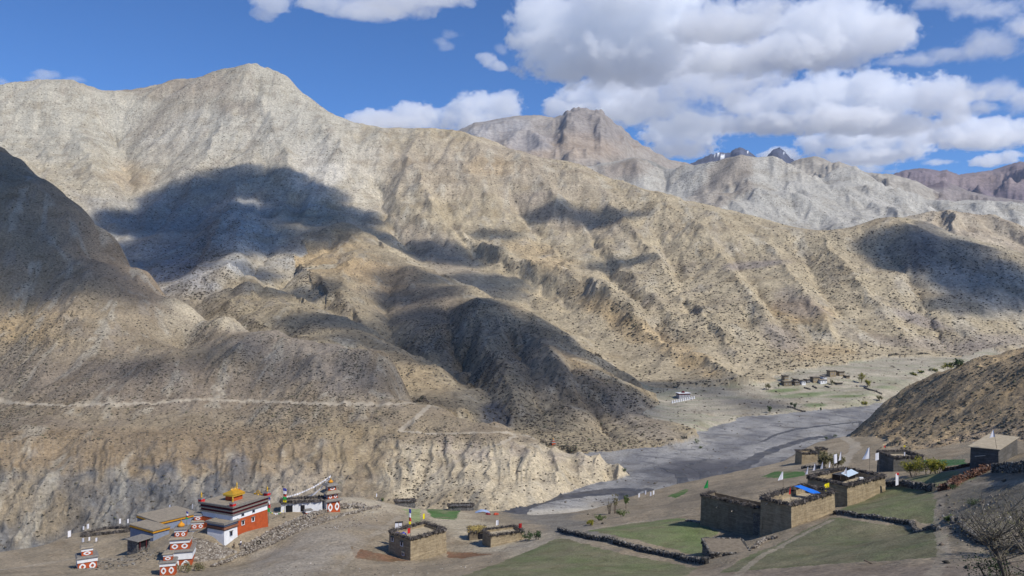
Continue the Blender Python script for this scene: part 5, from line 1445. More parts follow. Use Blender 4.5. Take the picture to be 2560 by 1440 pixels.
flag_string('white sagging string of prayer flags from the ridge shrine top to the gate house pole', chE.location + Vector((0, 0, zE + 2.4)), pole2.location + Vector((0, 0, 4.4)), 1.2, 16, 5, True)
flag_string('longer white string of prayer flags from the ridge shrine top to the yard pole', chE.location + Vector((0, 0, zE + 2.3)), pole1.location + Vector((0, 0, 5.4)), 1.0, 20, 6, True)
flag_string('yellow and coloured prayer flags strung low between the temple and the yard pole', pole3.location + Vector((0, 0, 4.4)), pole1.location + Vector((0, 0, 1.6)), 1.0, 10, 7)
# people and the tyre by the wall
person('person in dark maroon clothes walking on the path below the temple rubble', ground_at(585, 1372), 2.0, plain('maroon_wool', (.07, .025, .025)), DARK)
person('person in a white jacket and dark trousers on the path beside the other walker', ground_at(602, 1366), 1.2, CLOTH['white'], plain('navy_trousers', (.03, .035, .08)))
bm = bmesh.new(); p = ground_at(647, 1361, .45)
for k in range(18):
    a, b = 2 * math.pi * k / 18, 2 * math.pi * (k + 1) / 18
    tube(bm, (.5 * math.cos(a), 0, .5 * math.sin(a) + .1), (.5 * math.cos(b), 0, .5 * math.sin(b) + .1), .15, .15, 7)
ty = obj('tyre', bm, RUBBER, None, True); ty.location = p; ty.rotation_euler = (R(-12), 0, R(25)); tag(ty, 'black tyre leaning against the stone wall below the temple', 'tyre')
# walls and rubble round the monastery
def gl(*pp): return [ground_at(*p) for p in pp]
stone_wall('stone_wall', 'long stone bank running up from the path to the white gate house', gl((612,1375),(650,1352),(700,1325),(760,1298),(812,1282),(850,1272)), 1.1, 1.5, 31, size=.36)
stone_wall('stone_wall', 'lower dry stone wall along the bare field below the temple bank', gl((530,1418),(590,1392),(650,1372),(705,1350),(760,1322),(820,1302),(900,1280),(950,1268)), .7, .8, 32, size=.32)
stone_wall('stone_wall', 'heap of pale stones behind the ridge shrine', gl((846,1270),(880,1268),(912,1272)), 1.3, 4.0, 33, size=.4, cat='stone heap')
def rubble(name, label, poly, n, size, seed, mat=STONES):
    rs = random.Random(seed); bm = bmesh.new()
    xs = [p[0] for p in poly]; ys = [p[1] for p in poly]
    k = 0
    while k < n:
        x, y = rs.uniform(min(xs), max(xs)), rs.uniform(min(ys), max(ys))
        if not inside(np.array([x]), np.array([y]), poly)[0]: continue
        p = hit(x, y); rock(bm, (p.x, p.y, p.z + .05), size * rs.uniform(.4, 1.25), rs); k += 1
    o = obj(name, bm, mat); o['kind'] = 'stuff'
    return o
rubble('rubble', '', [(478,1345),(518,1352),(560,1368),(590,1380),(545,1398),(500,1405),(470,1400)], 1500, .42, 41)
rubble('rubble', '', [(600,1362),(660,1345),(760,1300),(820,1285),(830,1295),(740,1330),(640,1378),(600,1390)], 900, .34, 42)
rubble('rubble', '', [(150,1425),(270,1428),(420,1390),(380,1370),(300,1392)], 160, .3, 43, STONES_DK)
rubble('rubble', '', [(2340,1300),(2390,1270),(2500,1230),(2560,1260),(2560,1400),(2440,1380),(2380,1340)], 240, .2, 44, STONES)
rubble('rubble', '', [(640,1440),(1100,1440),(1330,1380),(1000,1420),(860,1415),(760,1400)], 120, .16, 45)
rubble('rubble', '', [(900,1262),(980,1270),(960,1300),(850,1330),(800,1320)], 160, .25, 46)
# brushwood fence and white flags at the left
bm = brush_ring([tuple(p) for p in gl((206,1343),(240,1338),(322,1330),(330,1321),(268,1323),(212,1336))], True, 1.0, 1.0, 51, 22)
tag(obj('brushwood_fence', bm, BRUSH), 'long low fence of stacked brushwood left of the orange friezed halls', 'fence')
rs = random.Random(52)
for k, (x, y, h, w, hh, lab) in enumerate([(178,1345,2.4,.9,1.9,'leftmost white flag, on the bare slope left of the brushwood fence'), (211,1332,2.2,.5,1.2,'narrow white flag just above the left end of the brushwood fence'), (223,1331,2.8,.7,1.5,'taller white flag above the left part of the brushwood fence'),
      (303,1322,3.4,.6,1.6,'white flag on a dark pole above the middle of the brushwood fence'), (322,1318,2.8,.5,1.4,'white flag above the right end of the brushwood fence'), (211,1358,1.6,1.0,1.2,'broad low white flag below the left end of the brushwood fence'),
      (226,1357,1.8,.5,1.1,'slim white flag below the brushwood fence, second from the left there'), (244,1358,1.7,.6,1.1,'pointed white flag below the brushwood fence, nearest the halls'), (427,1279,2.6,.7,1.7,'white flag standing against the grey cliff behind the long hall'), (483,1277,2.6,.4,1.5,'thin white flag between the long hall and the red temple')]):
    b = ground_at(x, y) if y > 1300 else at(x, y + 22, 258)
    flag('white_flag', lab, b, h if y > 1300 else h + 2.5, w, hh, 'white', rs, 'white flags left of the monastery')

# ------------------------------------------------------------------ houses in the middle
GH = 'mud houses of the village'
m1 = House('house', 'square mud house with two small windows and a brushwood rim, right of the monastery', ground_at(1026, 1402), 45, 970, 1118, 5.0, MUD, GH, parapet=.5)
m1.brush(.8, .85, 61)
m1.window('y', m1.d * .40, 2.9, .75, 1.0); m1.window('y', m1.d * .82, 3.2, .7, 1.0); m1.window('y', m1.d * .32, .7, .6, .8)
rs = random.Random(62)
hc = thing('hanging_cloth', 'two white cloth panels hung under a dark bar behind the square mud house', 'cloth', at(997, 1338, 208), .2)
obj('bar', box(-1.0, 1.1, -.15, .15, 3.3, 3.55), DARK, hc)
for u in (-.55, .4):
    bm = bmesh.new(); bx(bm, u - .43, u + .43, -.05, .05, 1.0, 3.28, .03); obj('panel', bm, CLOTH['white'], hc)
for u in (-.95, 1.0):
    bm = bmesh.new(); tube(bm, (u, .1, -1.5), (u, .1, 3.3), .06); obj('post', bm, WOOD, hc)
flag('red_flag', 'red flag on the front corner of the square mud house', m1.world(.3, .4, 5.4), 2.6, .7, 1.3, 'red', rs)
flag('yellow_flag', 'yellow flag on the right corner of the square mud house', m1.world(m1.w - .4, m1.d - .6, 5.4), 2.4, .5, 1.4, 'yellow', rs)
flag_pole('prayer flag pole rising behind the square mud house', m1.world(m1.w * .62, m1.d + .5, 1.5), 8.2, .55, ['blue', 'white', 'red', 'yellow'], 63, pole_r=.05)
bm = bmesh.new(); a = m1.world(.4, m1.d * .7, 5.2); 
for k in range(6):
    v = [bm.verts.new(Vector((k * .45 + i * .4, .15 * ((k + i) % 2), .35 + .2 * math.sin(k * 2 + i)))) for i in (0, 1)]; w = [bm.verts.new(x.co + Vector((0, -.1, -.45))) for x in v]; bm.faces.new((v[0], v[1], w[1], w[0]))
o = obj('prayer_cloth', bm, CLOTH['blue']); o.location = a; tag(o, 'blue cloths lying on the brushwood at the left edge of the square mud house', 'cloth')
m2 = House('house', 'low long mud house with a brushwood rim right of the square mud house', ground_at(1226, 1369), 24, 1205, 1312, 2.8, MUD, GH, parapet=.4, depth=6)
m2.brush(.6, .55, 64)
yd = House('store_yard', 'straw covered store with a dark doorway at the left end of the low long house', ground_at(1172, 1352), 8, 1160, 1216, 2.1, MUD_DARK, cat='store', depth=5)
obj('straw', (lambda bm: ([stick(bm, (random.uniform(.2, yd.w - .2), random.uniform(.2, yd.d - .2), 2.1 + random.random() * .5), (random.uniform(-1, 1), random.uniform(-1, 1), random.uniform(-.1, .4)), random.uniform(.5, 1.0), .07) for _ in range(500)], bm)[-1])(bmesh.new()), island_mat('straw', [(0, (.30, .22, .09)), (.6, (.50, .38, .15)), (1, (.62, .52, .16))]), yd.t)
yd.brush(.5, .5, 65); obj('doorway', box(yd.w * .55, yd.w * .85, -.04, .2, 0, 1.7), GLASS, yd.t)
flag('white_flag', 'small white flag on the low long house roof', m2.world(m2.w * .45, m2.d * .8, 2.8), 2.6, .7, 1.3, 'white', rs); flag('red_flag', 'red flag at the right end of the low long house', m2.world(m2.w - .5, .8, 2.8), 2.2, .8, 1.2, 'red', rs)
bm = bmesh.new(); tube(bm, (0, 0, -.3), (0, 0, 3.6), .06, .05); o = obj('bare_pole', bm, PALE_WOOD); o.location = yd.world(yd.w * .85, yd.d * .6, 2.1); tag(o, 'bare pale pole above the straw covered store', 'pole')
# small sheds at the terrace edge
for lab, p, w, d, th in (('dark brushwood pen at the left end of the far terrace edge', (1012, 1267), 7.5, 4, 8), ('dark brushwood pen above the bright green field, beside the blue sheet', (1152, 1277), 10.5, 4.5, 4)):
    q = ground_at(*p); h = House('pen', lab, q - Vector((w / 2, 0, 0)), th, 0, 0, 1.4, STONE_G, cat='pen', depth=d, w=w, sink=2, group='brushwood pens')
    h.brush(.7, .6, int(p[0]), dens=18)
bm = bmesh.new(); V = {}
for i in range(9):
    for j in range(5): V[i, j] = bm.verts.new((i * .7 - 2.8, j * .7, .5 + .5 * math.sin(j * .8) - .06 * (i - 4) ** 2 + .1 * math.sin(i * 1.7 + j)))
for i in range(8):
    for j in range(4): bm.faces.new((V[i, j], V[i + 1, j], V[i + 1, j + 1], V[i, j + 1]))
o = obj('blue_sheet', bm, plain('pale_blue_sheet', (.28, .36, .52), rough=.5), None, True); o.location = ground_at(1206, 1283, .1); tag(o, 'pale blue plastic sheet over a heap at the terrace edge', 'plastic sheet')
for lab, p, m in (('dark red bundle just right of the pale blue plastic sheet', (1222, 1287), plain('dark_red', (.22, .04, .05))), ('orange red bundle, the farther right of the two by the plastic sheet', (1240, 1288), plain('orange_red', (.5, .09, .05)))):
    bm = bmesh.new(); r_ = random.Random(p[0])
    for k in range(5): rock(bm, (r_.uniform(-.6, .6), r_.uniform(-.3, .3), .35 + .2 * (k % 2)), .55, r_)
    o = obj('bundle', bm, m); o.location = ground_at(*p); tag(o, lab, 'bundle', 'red bundles')

# ------------------------------------------------------------------ the three big houses at the right
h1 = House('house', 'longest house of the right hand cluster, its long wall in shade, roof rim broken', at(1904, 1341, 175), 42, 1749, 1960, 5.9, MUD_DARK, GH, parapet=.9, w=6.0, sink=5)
h1.brush(.8, .8, 71, sides=(3, 0)); h1.brush(.7, .5, 72, sides=(2, 3), dens=14)
h2 = House('house', 'house with the blue tarpaulin on its roof, nearest of the right hand cluster', at(1979, 1322, 165), 40, 1898, 2090, 4.6, MUD, GH, parapet=1.1, sink=5)
h2.brush(.9, .95, 73)
h3 = House('house', 'house with a tin awning on its roof, farthest back in the right hand cluster', at(2119, 1269, 187), 36, 2015, 2216, 4.9, MUD, GH, parapet=1.1, sink=5)
h3.brush(.85, .8, 74)
# the near ends of the shaded walls are rough stone
obj('stone_corner', box(-.08, 1.0, -.10, 2.2, -5, 4.6, .12), STONE, h1.t)
for h, y, z in ((h1, h1.d * .7, 4.4), (h1, h1.d * .45, 4.3), (h2, h2.d * .75, 4.2)):
    bm = bmesh.new(); tube(bm, (.1, y, z), (-.7, y - .1, z - .15), .09, .08, 5); obj('beam_end', bm, PALE_WOOD, h.t)
def sheet(name, label, cat, corners, mat, sag=.15, wave=.05, thick=.03, nx=8, ny=5):
    a, b, c, d = [Vector(p) for p in corners]; t = thing(name, label, cat, a)
    bm = bmesh.new(); V = {}
    for i in range(nx + 1):
        for j in range(ny + 1):
            u, v = i / nx, j / ny
            p = (a * (1 - u) + b * u) * (1 - v) + (d * (1 - u) + c * u) * v - a
            p.z += -sag * 16 * u * (1 - u) * v * (1 - v) + wave * math.sin(i * 2.1 + j)
            V[i, j] = bm.verts.new(p)
    for i in range(nx):
        for j in range(ny): bm.faces.new((V[i, j], V[i + 1, j], V[i + 1, j + 1], V[i, j + 1]))
    o = obj('sheet', bm, mat, t); md = o.modifiers.new('t', 'SOLIDIFY'); md.thickness = thick
    for p in (a, b, c, d):
        bm = bmesh.new(); tube(bm, p - a, p - a - Vector((0, 0, 1.6)), .05, .05, 5); obj('pole', bm, WOOD, t)
    return t
wd, dd = h2.w, h2.d
sheet('tarpaulin', 'bright blue tarpaulin stretched on poles over the nearest roof of the right hand cluster', 'tarpaulin', [h2.world(wd * .62, dd * .80, 6.0), h2.world(wd * .74, dd * .74, 6.0), h2.world(wd * .82, dd * .22, 4.75), h2.world(wd * .70, dd * .28, 4.75)], CLOTH['tarp'], .12, .05)
wd, dd = h3.w, h3.d
sheet('tin_awning', 'pale tin awning propped over a dark opening on the farthest of the three big roofs', 'awning', [h3.world(wd * .45, dd * .40, 5.3), h3.world(wd * .82, dd * .50, 5.3), h3.world(wd * .80, dd * .66, 6.0), h3.world(wd * .42, dd * .56, 6.0)], TIN, 0, .0, .05)
obj('dark_opening', box(wd * .45, wd * .82, dd * .58, dd * .80, 3.85, 5.35), GLASS, h3.t)
o = obj('white_box', box(-.5, .5, -.35, .35, 0, .6, .03, .02), WHITE); o.location = h3.world(wd * .80, dd * .42, 3.82); tag(o, 'white box on the roof floor in front of the tin awning', 'box')
rs = random.Random(81)
FL = [(h1, .5, .98, 'green', 3.2, 1.0, 1.9, 'green flag on a tall pole at the back of the longest house', True), (h2, .30, .45, 'red', 2.4, .5, 1.5, 'small red flag on the roof beside the blue tarpaulin', True), (h2, .55, 1.05, 'white', 4.4, 1.2, 1.8, 'white flag on the back rim behind the blue tarpaulin', True),
      (h3, .02, .97, 'white', 2.6, .7, 1.8, 'white flag on the left back corner of the house with the awning', True),
      (h3, .22, .98, 'white', 3.0, .7, 1.7, 'white flag on the back rim, second from the left corner', True), (h3, .42, 1.0, 'white', 3.0, .6, 1.8, 'slim white flag in the middle of the back rim of the awning house', True), (h3, .60, 1.0, 'white', 2.6, .5, 1.4, 'short white flag right of the middle of the awning house back rim', True),
      (h3, .28, .28, 'white', 3.2, .9, 1.5, 'pinkish white flag on the pole beside the tin awning', True), (h3, .80, 1.0, 'white', 4.2, 1.0, 2.3, 'big paired white flag behind the tin awning, the left of the pair', False), (h3, .90, 1.0, 'white', 4.6, .8, 2.2, 'big paired white flag behind the tin awning, the leaning right one', True)]
for h, u, v, c, ht, w, hh, lab, tri in FL:
    flag(c + '_flag', lab, h.world(h.w * u, h.d * v, h.h + .2), ht, w, hh, c, rs, 'flags on the big houses' if c == 'white' else None, tri=tri, lean=rs.uniform(-.05, .05))
flag('yellow_flag', 'bright yellow flag before the shaded wall between the two right houses', h3.world(-.9, h3.d * .38, 0), 5.2, 1.3, 1.9, 'yellow', rs)
b = h3.world(h3.w * 1.0, h3.d * .15, h3.h)
flag('white_flag', 'largest white flag on a pole at the right corner of the awning house', b + Vector((-1.2, 3, 0)), 6.6, 1.8, 2.9, 'white', rs, tri=True)
flag('white_flag', 'ragged white flag on a thin tall pole at the right end of the awning house', b + Vector((-.2, .2, 0)), 5.8, .9, 1.8, 'white', rs)
f = flag('white_flag', 'white flag with a red top standing by the wall right of the awning house', ground_at(2247, 1222), 3.9, .9, 2.9, 'white', rs)
bm = bmesh.new(); bx(bm, -.85, -.02, -.05, .05, 3.35, 3.9, 0, .04); obj('red_top', bm, BANNER_RED, f)
stone_wall('stone_wall', 'thick mud topped wall running right from the awning house corner', gl((2219,1216),(2262,1215),(2300,1222),(2335,1228)), 1.5, .9, 91, MUD_GREY and STONES_DK, size=.34)
stone_wall('stone_wall', 'long dry stone wall between the two green fields at the right', gl((2086,1284),(2140,1291),(2200,1299),(2280,1312),(2345,1328)), .75, .7, 92, STONES_DK, size=.26)
stone_wall('stone_wall', 'long dry stone wall in front of the middle green field', gl((1397,1327),(1450,1341),(1510,1352),(1560,1366),(1640,1385),(1700,1398),(1768,1410)), 1.05, .8, 93, STONES_DK, size=.28)
stone_wall('stone_wall', 'rust brown stone wall climbing towards the dark house at the right', gl((2346,1228),(2375,1222),(2400,1205),(2440,1190),(2490,1166)), 1.6, 1.8, 94, STONES_RED, size=.34)
stone_wall('stone_wall', 'dark stone wall in shade at the right edge, above the grey slope', gl((2485,1180),(2520,1178),(2560,1182),(2600,1190)), 2.0, 1.2, 95, STONES_DK, size=.3)
stone_wall('stone_wall', 'low stone wall along the far side of the small field right of the yellow bushes', gl((2360,1178),(2395,1172),(2425,1166)), .8, .8, 96, STONES_RED, size=.28)
stone_wall('stone_wall', 'broken dark stone wall beside the path at the lower right', gl((2383,1302),(2410,1330),(2440,1352),(2500,1372),(2560,1385)), .9, .7, 97, STONES_DK, size=.26, gaps=.1)
stone_wall('stone_wall', 'row of white stones by the shadow at the left end of the longest house', gl((1716,1302),(1748,1308)), .4, .6, 98, STONES, size=.22)
te = House('terrace', 'square stone terrace at the near foot of the longest house', ground_at(1775, 1398), -4, 1770, 1880, 1.2, STONE, cat='terrace', depth=9, batter=.1, sink=3)
obj('top', box(.3, te.w - .3, .3, te.d - .3, 1.15, 1.24, 0, .04), plain('trodden_earth', (.20, .165, .12), var=.3), te.t)
bm = bmesh.new(); r_ = random.Random(5)
for k in range(260):
    u = r_.random(); p_ = r_.choice([(u * te.w, 0), (0, u * te.d), (te.w, u * te.d), (u * te.w, te.d)])
    rock(bm, (p_[0] + r_.uniform(-.1, .1), p_[1] + r_.uniform(-.1, .1), r_.choice([1.25, 1.2, r_.uniform(.0, 1.2)])), .24, r_)
so_ = obj('rim_stones', bm, STONES_DK, te.t)
rm = stone_wall('stone_wall', 'low rubble edge of the ramp at the foot of the blue tarpaulin house', gl((1885,1372),(1915,1350),(1945,1345)), .6, .8, 99, STONES, size=.28)
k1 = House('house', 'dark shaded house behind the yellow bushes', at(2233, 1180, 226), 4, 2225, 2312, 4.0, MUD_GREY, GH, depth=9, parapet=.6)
k1.brush(.7, .6, 101, dens=16)
flag('red_flag', 'small red flag on the dark house behind the yellow bushes', k1.world(k1.w * .3, k1.d, 4), 1.8, .5, .5, 'red', rs, angle=0); flag('yellow_flag', 'small yellow flag on the dark house behind the yellow bushes', k1.world(k1.w * .95, k1.d, 4), 1.8, .5, .5, 'yellow', rs, angle=0)
flag('white_flag', 'small white flag in front of the dark house behind the yellow bushes', k1.world(k1.w * .4, .2, 4), 1.6, .4, 1.0, 'white', rs)
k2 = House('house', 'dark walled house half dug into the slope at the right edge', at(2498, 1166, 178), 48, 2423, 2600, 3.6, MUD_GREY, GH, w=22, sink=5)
obj('roof', box(-.2, k2.w, -.2, k2.d + .3, 3.6, 3.78, 0, .04), ROOF_PALE, k2.t)
obj('beam', (lambda bm: (tube(bm, (-.15, k2.d * .8, 1.6), (-.15, k2.d * .45, 2.1), .12, .1, 5), bm)[-1])(bmesh.new()), PALE_WOOD, k2.t)
flag('white_flag', 'white flag on the slope just behind the dark house dug into the slope', at(2434, 1135, 192), 2.9, .6, 1.8, 'white', rs, tri=True); flag('white_flag', 'white flag on a bent dark pole at the right end of the dug in house', k2.world(1, .6, 3.6), 4.4, 1.2, 1.6, 'white', rs, tri=True, lean=-.15)
n1 = House('house', 'small mud hut by the river with a brushwood rim, left of the two willows', ground_at(2004, 1161), 3, 1998, 2046, 4.3, MUD, GH, depth=7, parapet=.5)
n1.brush(.7, .7, 102, dens=16)
n2 = House('house', 'smallest mud hut above the willows near the dirt road', ground_at(2049, 1147), 3, 2040, 2071, 3.6, MUD, GH, depth=5, parapet=.4)
n2.brush(.6, .6, 103, dens=16)
stone_wall('stone_wall', 'low stone pen in front of the small river hut', gl((2004,1172),(2040,1168),(2062,1172)), .9, .8, 104, STONES_DK, size=.35)
bm = bmesh.new(); tube(bm, (0, 0, 0), (2.2, -3.4, -.6), .12, .08, 6); o = obj('log', bm, WOOD); p = hit(2160, 1409); o.location = p + Vector((0, 0, .5)); tag(o, 'dark log lying on the brown field at the bottom edge', 'log')
# ------------------------------------------------------------------ trees, bushes
GY = 'yellow bushes by the dark house'
for x, y, h, w, lab, sd in ((2285,1190,4.6,5.4,'yellow bush at the left end of its row, nearest the dark house',1), (2318,1186,5.0,5.0,'tallest yellow bush in the middle of its row',2), (2342,1184,3.8,3.6,'orange tinged yellow bush at the right end of its row',3)):
    tree(lab, ground_at(x, y), h, w, L_YEL, sd, 1500, 'bush', 'bush', 4, .08, .8, .22, GY)
GW = 'willows by the river huts'
tree('left willow of the two beside the small river hut', ground_at(2062, 1170), 5.6, 5.6, L_DRY, 5, 1500, 'willow', 'tree', 3, .12, 1, .36, GW)
tree('right willow of the two, nearest the dirt road', ground_at(2090, 1172), 5.4, 5.4, L_DRY, 6, 1500, 'willow', 'tree', 3, .12, 1, .36, GW)
tree('thin bare poplar, left of three small trees at the terrace edge', ground_at(1523, 1285), 5.2, 2.2, L_DRY, 7, 120, 'poplar', 'tree', 3, .1, 1.2, .18, 'small trees at the terrace edge')
tree('taller thinly leaved poplar in the middle of three small trees at the terrace edge', ground_at(1538, 1284), 6.6, 2.6, L_DRY, 8, 420, 'poplar', 'tree', 2, .15, 1.3, .2, 'small trees at the terrace edge')
tree('leafy dark green poplar, right of three small trees at the terrace edge', ground_at(1565, 1272), 5.6, 3.0, L_GREEN, 9, 800, 'poplar', 'tree', 1, .2, 1.2, .22, 'small trees at the terrace edge')
for x, y, h, w, m, lab, sd in ((1556,1292,2.4,3.2,L_GREEN,'round green bush below the leafy poplar',11), (1500,1302,2.2,2.6,L_GREEN,'green bush at the gravel edge left of the poplars',12), (1476,1314,1.8,2.4,L_YEL,'small yellow green bush farthest left on the gravel edge',13), (1318,1352,2.6,2.6,L_DARK,'dark green bush touching the right end of the low long house',14), (1342,1350,2.8,2.6,L_DARK,'dark green bush a step right of the low long house',15),
      (957,1254,2.2,1.5,L_GREEN,'lone small green bush on the ridge right of the red shrine',16), (2067,1099,2.6,3.0,L_DARK,'dark bush on the river bank left of the dirt road',17), (2088,1094,2.4,4.2,L_DARK,'wide dark bush on the river bank next to the dirt road',18), (2372,1300,1.0,2.0,L_GREEN,'low green bush beside the path at the lower right',19),
      (456,1432,2.4,4.5,L_DRY,'dry yellowish bush in front of the tallest shrine',20), (490,1428,2.2,3.4,L_DRY,'dry bush right of the one before the tallest shrine',21), (1742,1108,3.4,4.2,L_GREEN,'bright green bush at the foot of the spur by the river',22), (1751,1121,2.0,2.4,L_GREEN,'small green bush below the bright one by the river',23), (1562,1180,2.6,3.6,L_DARK,'dark bush at the tip of the near hill by the river',24)):
    tree(lab, ground_at(x, y), h, w, m, sd, 420, 'bush', 'bush', 3, .05, .8, .2)
GF = 'trees round the far village'
for x, y, h, w, m, lab, sd, lf in ((2150,958,13,9,L_YEL,'largest tree right of the far village, its left crown',31,.6), (2167,968,10,8,L_YEL,'lower right crown of the big tree pair right of the far village',32,.6), (1919,975,9,6,L_DRY,'grey green tree at the left end of the far village',33,.5), (1948,972,7,3,L_DRY,'slim tree just left of the far village houses',34,.4), (2081,962,6,4.5,L_DRY,'small tree among the far village houses',35,.4),
      (1925,1034,7,5.5,L_DARK,'dark tree on the shaded terrace below the far village',36,.45), (1976,1016,5,3.6,L_DARK,'left dark bush of a pair below the far village',37,.4), (1988,1020,5,4.4,L_DARK,'right dark bush of a pair below the far village',38,.4), (2052,1027,4.5,2.2,L_DARK,'small dark tree by the river below the far village',39,.35), (2165,1013,4.5,8,L_YEL,'wide yellow green bush at the bank edge below the big tree',40,.45), (2202,1004,7,7,L_DRY,'bushy tree just above the near hillside edge',41,.5)):
    tree(lab, ground_at(x, y, -.2), h, w, m, sd, 500, 'tree', 'tree', 2, .12, .9, lf, GF)
rs = random.Random(90)
for k in range(16):
    x = rs.uniform(2270, 2400); y = 940 - (x - 2270) * .20 + rs.uniform(-4, 6)
    o = tree('', ground_at(x, y), rs.uniform(2.5, 4.5), rs.uniform(4, 7), rs.choice([L_GREEN, L_DARK, L_YEL]), 200 + k, 120, 'bush', 'bush', 2, .05, .7, .6, 'bushes along the foot of the far slope')
    o['label'] = 'low green bush in the row at the slope foot right of the far village'
tree('huge bare twiggy bush filling the lower right corner', ground_at(2552, 1439, -.3), 7.6, 9.5, L_DRY, 61, 900, 'bush', 'bush', 10, .1, .9, .09, None, True)
tree('dark twiggy bush just behind the huge bare one at the right edge', ground_at(2590, 1380, -.3), 9, 8, L_DRY, 62, 500, 'bush', 'bush', 6, .1, .9, .09, None, True)
tree('low dark leafy bush at the very bottom right corner', ground_at(2490, 1440, -.4), 2.2, 5, L_DARK, 63, 700, 'bush', 'bush', 5, .02, .6, .12)
for x, y, s, lab in ((2430,1262,1.1,'dark spiky shrub alone on the grey slope at the right'), (2385,1224,.8,'small dark shrub under the rust brown wall')):
    tree(lab, ground_at(x, y), s * 1.6, s * 2.4, L_DARK, int(x), 260, 'bush', 'bush', 4, .02, .6, .14)
# low shrubs that can be told apart only as a scatter
NEARW = np.ones_like(PX) * (PX > 2330) * (PY > 1170) * (PY < 1440) + 0.9 * (PX > 1230) * (PX < 1520) * (PY > 1285) * (PY < 1340) + .05
scrub_object('scrub', [scrub([1], 2300, (.10, .6), 8, 18, NEARW, .8)], M_SCRUB, .8)

# ------------------------------------------------------------------ far village, far monastery
GV = 'houses of the far village'
FV = [(1958,1972,953,5.0,MUD,'upper tan house at the left end of the far village'), (1953,1980,966,4.4,MUD_DARK,'wide grey house at the left front of the far village'), (1983,2000,965,3.8,MUD_DARK,'low dark house between the grey and white houses of the far village'), (2001,2015,963,4.0,WHITE,'left white house of the far village'),
      (2028,2050,958,5.4,MUD,'tan house in the middle of the far village'), (2046,2068,961,4.0,WHITE,'right white house of the far village, with a dark side wall'), (2070,2091,943,6.2,MUD,'tallest tan house at the top right of the far village'), (2094,2112,941,4.4,MUD,'tan house at the right end of the far village, next to the tallest'), (2087,2107,963,1.8,STONE_G,'low ruined stone house at the front right of the far village'), (1987,1997,957,3.2,MUD_DARK,'small dark shed behind the left white house of the far village'), (2014,2026,958,3.2,STONE_G,'grey shed between the white house and the tan middle house of the far village'), (2113,2125,947,2.6,MUD_DARK,'low brown shed at the far right end of the far village'), (2056,2068,950,3.4,WHITE,'tiny white house above the right white house of the far village')]
for xa, xb, y, h, m, lab in FV:
    p = ground_at((xa * .75 + xb * .25), y)
    hh = House('house', lab, p, 14, xa, xb, h, m, GV, depth=6.5, sink=3)
    obj('roof_rim', (lambda bm: (bx(bm, -.25, hh.w + .25, -.25, hh.d + .25, h, h + .7, .1, .1), bm)[-1])(bmesh.new()), BRUSH if h > 2 else DARK, hh.t)
    obj('roof', box(.6, hh.w - .6, .6, hh.d - .6, h + .6, h + .75), ROOF_PALE, hh.t)
    if h > 3:
        hh.window('x', hh.w * .3, h * .5, .8, .9, lip=False); hh.window('x', hh.w * .7, h * .5, .8, .9, lip=False)
for lab, pp in (('dark field wall in front of the far village, the left one', [(2010,970),(2026,974)]), ('dark slanting field wall in front of the middle of the far village', [(2031,966),(2042,972)]), ('dark slanting field wall at the right front of the far village', [(2062,966),(2073,970)]), ('long hedge wall running down right of the big tree', [(2160,970),(2175,976),(2195,982),(2205,986)]), ('dark wall above the river under the far village terraces', [(1968,1019),(1990,1024),(2014,1030)])):
    stone_wall('stone_wall', lab, gl(*pp), 1.3, 1.0, len(lab), STONES_DK, size=.55, group='field walls of the far village')
pm = ground_at(1698, 998)
fm = House('far_monastery', 'grey monastery with a red and white roof on the slope across the river', pm, 14, 1696, 1726, 5.2, plain('grey_plaster', (.34, .34, .36)), cat='monastery', depth=7, sink=4)
ringbox(fm, 5.2, 5.6, .5, WHITE, 'white_roof'); obj('red_top', box(fm.w * .35, fm.w * .6, 2, 4, 5.6, 7.4, .5), MAROON, fm.t); ringbox(fm, 4.2, 5.2, .1, MAROON, 'maroon_frieze')
for u in (.25, .5, .75): fm.window('x', fm.w * u, 2.2, .9, 1.0, lip=False)
x0 = None
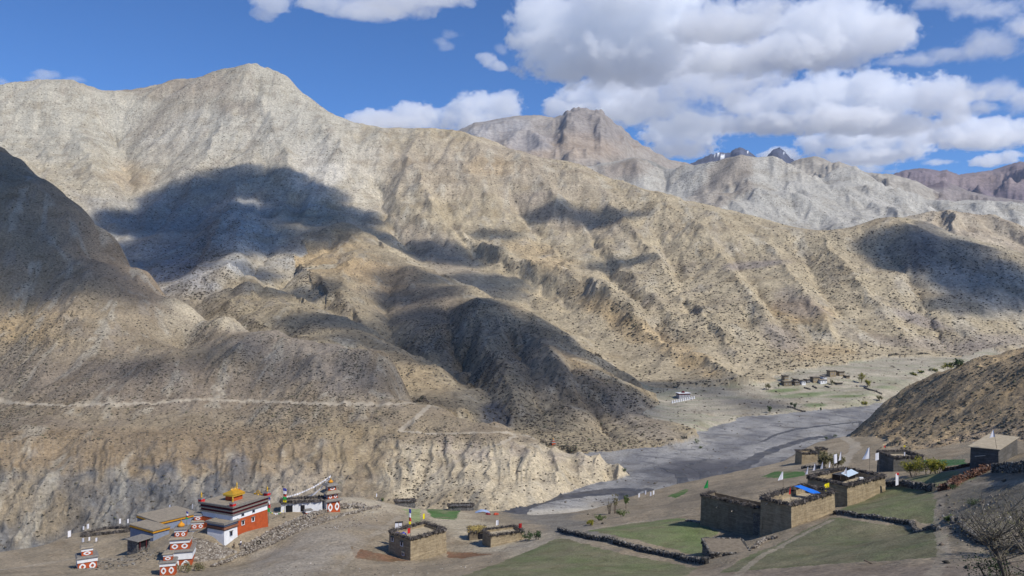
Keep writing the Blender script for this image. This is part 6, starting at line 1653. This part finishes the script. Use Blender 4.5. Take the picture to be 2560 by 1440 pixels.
for k in range(11):
    x = 1681 + k * 5.4; y = 1008 - k * 1.15
    p = ground_at(x, y)
    if x0 is None:
        x0 = thing('white_shrine', 'small white shrine in the row below the far monastery', 'shrine', p, .2, 'row of small white shrines')
        obj('base', box(-.8, .8, -.8, .8, -1, 1.1, .1), WHITE, x0)
        bm = bmesh.new(); lathe(bm, [(.5, 1.1), (.72, 1.5), (.55, 2.0), (.15, 2.3), (.1, 2.9), (.02, 3.2)], 10); obj('dome', bm, WHITE, x0, True)
    else: copy_tree(x0, p, .2, 'small white shrine in the row below the far monastery', 'row of small white shrines')
ps = ground_at(1383, 1111)
cs, _ = chorten('shrine', 'tiny pale pink shrine on the tip of the near hill above the river', ps, 20, [(2.6, 1.2, .4, 0, .3), (1.6, .8, .3, 0, .25)], (.5, .7))
for lab, q in (('pair of stone cairns on the very top of the main peak, left one', (606, 166)), ('larger stone cairn on the very top of the main peak', (636, 164))):
    p = ground_at(q[0], q[1] + 6) - Vector((0, 0, 1.0)); bm = bmesh.new(); r_ = random.Random(q[0])
    for k in range(40):
        z = r_.random() ** 1.4 * 4; rock(bm, (r_.uniform(-1, 1) * (4.5 - z) * .6, r_.uniform(-1, 1) * (4.5 - z) * .6, z), .9, r_)
    o = obj('cairn', bm, STONES); o.scale = (.5, .5, .5); o.location = p; tag(o, lab, 'cairn', 'cairns')
for k, (x, y) in enumerate([(1600,1250),(1616,1243),(1629,1247),(1636,1243)]):
    flag('white_flag', 'small white flag in the row at the edge of the bare terrace above the river', ground_at(x, y), 2.6, .6, 1.5, 'white', rs, 'white flags on the river terrace edge')
flag('white_flag', 'white flag on a pole on the ridge right of the red shrine', ground_at(943, 1247), 2.8, .5, 1.7, 'white', rs)

# ------------------------------------------------------------------ thin air: far ranges fade towards blue
hz = obj('haze', box(-9500, 9500, -150, 9000, -234, 1640), new_mat('haze')[0])
nt_ = hz.data.materials[0].node_tree
nt_.nodes.remove(nt_.nodes['Principled BSDF'])
v_ = nd(nt_, 'ShaderNodeVolumePrincipled', Density=0.000016, Anisotropy=0.0, Color=(0.62, 0.76, 1.0, 1))
nt_.links.new(v_.outputs[0], nt_.nodes['Material Output'].inputs['Volume'])
hz['kind'] = 'stuff'
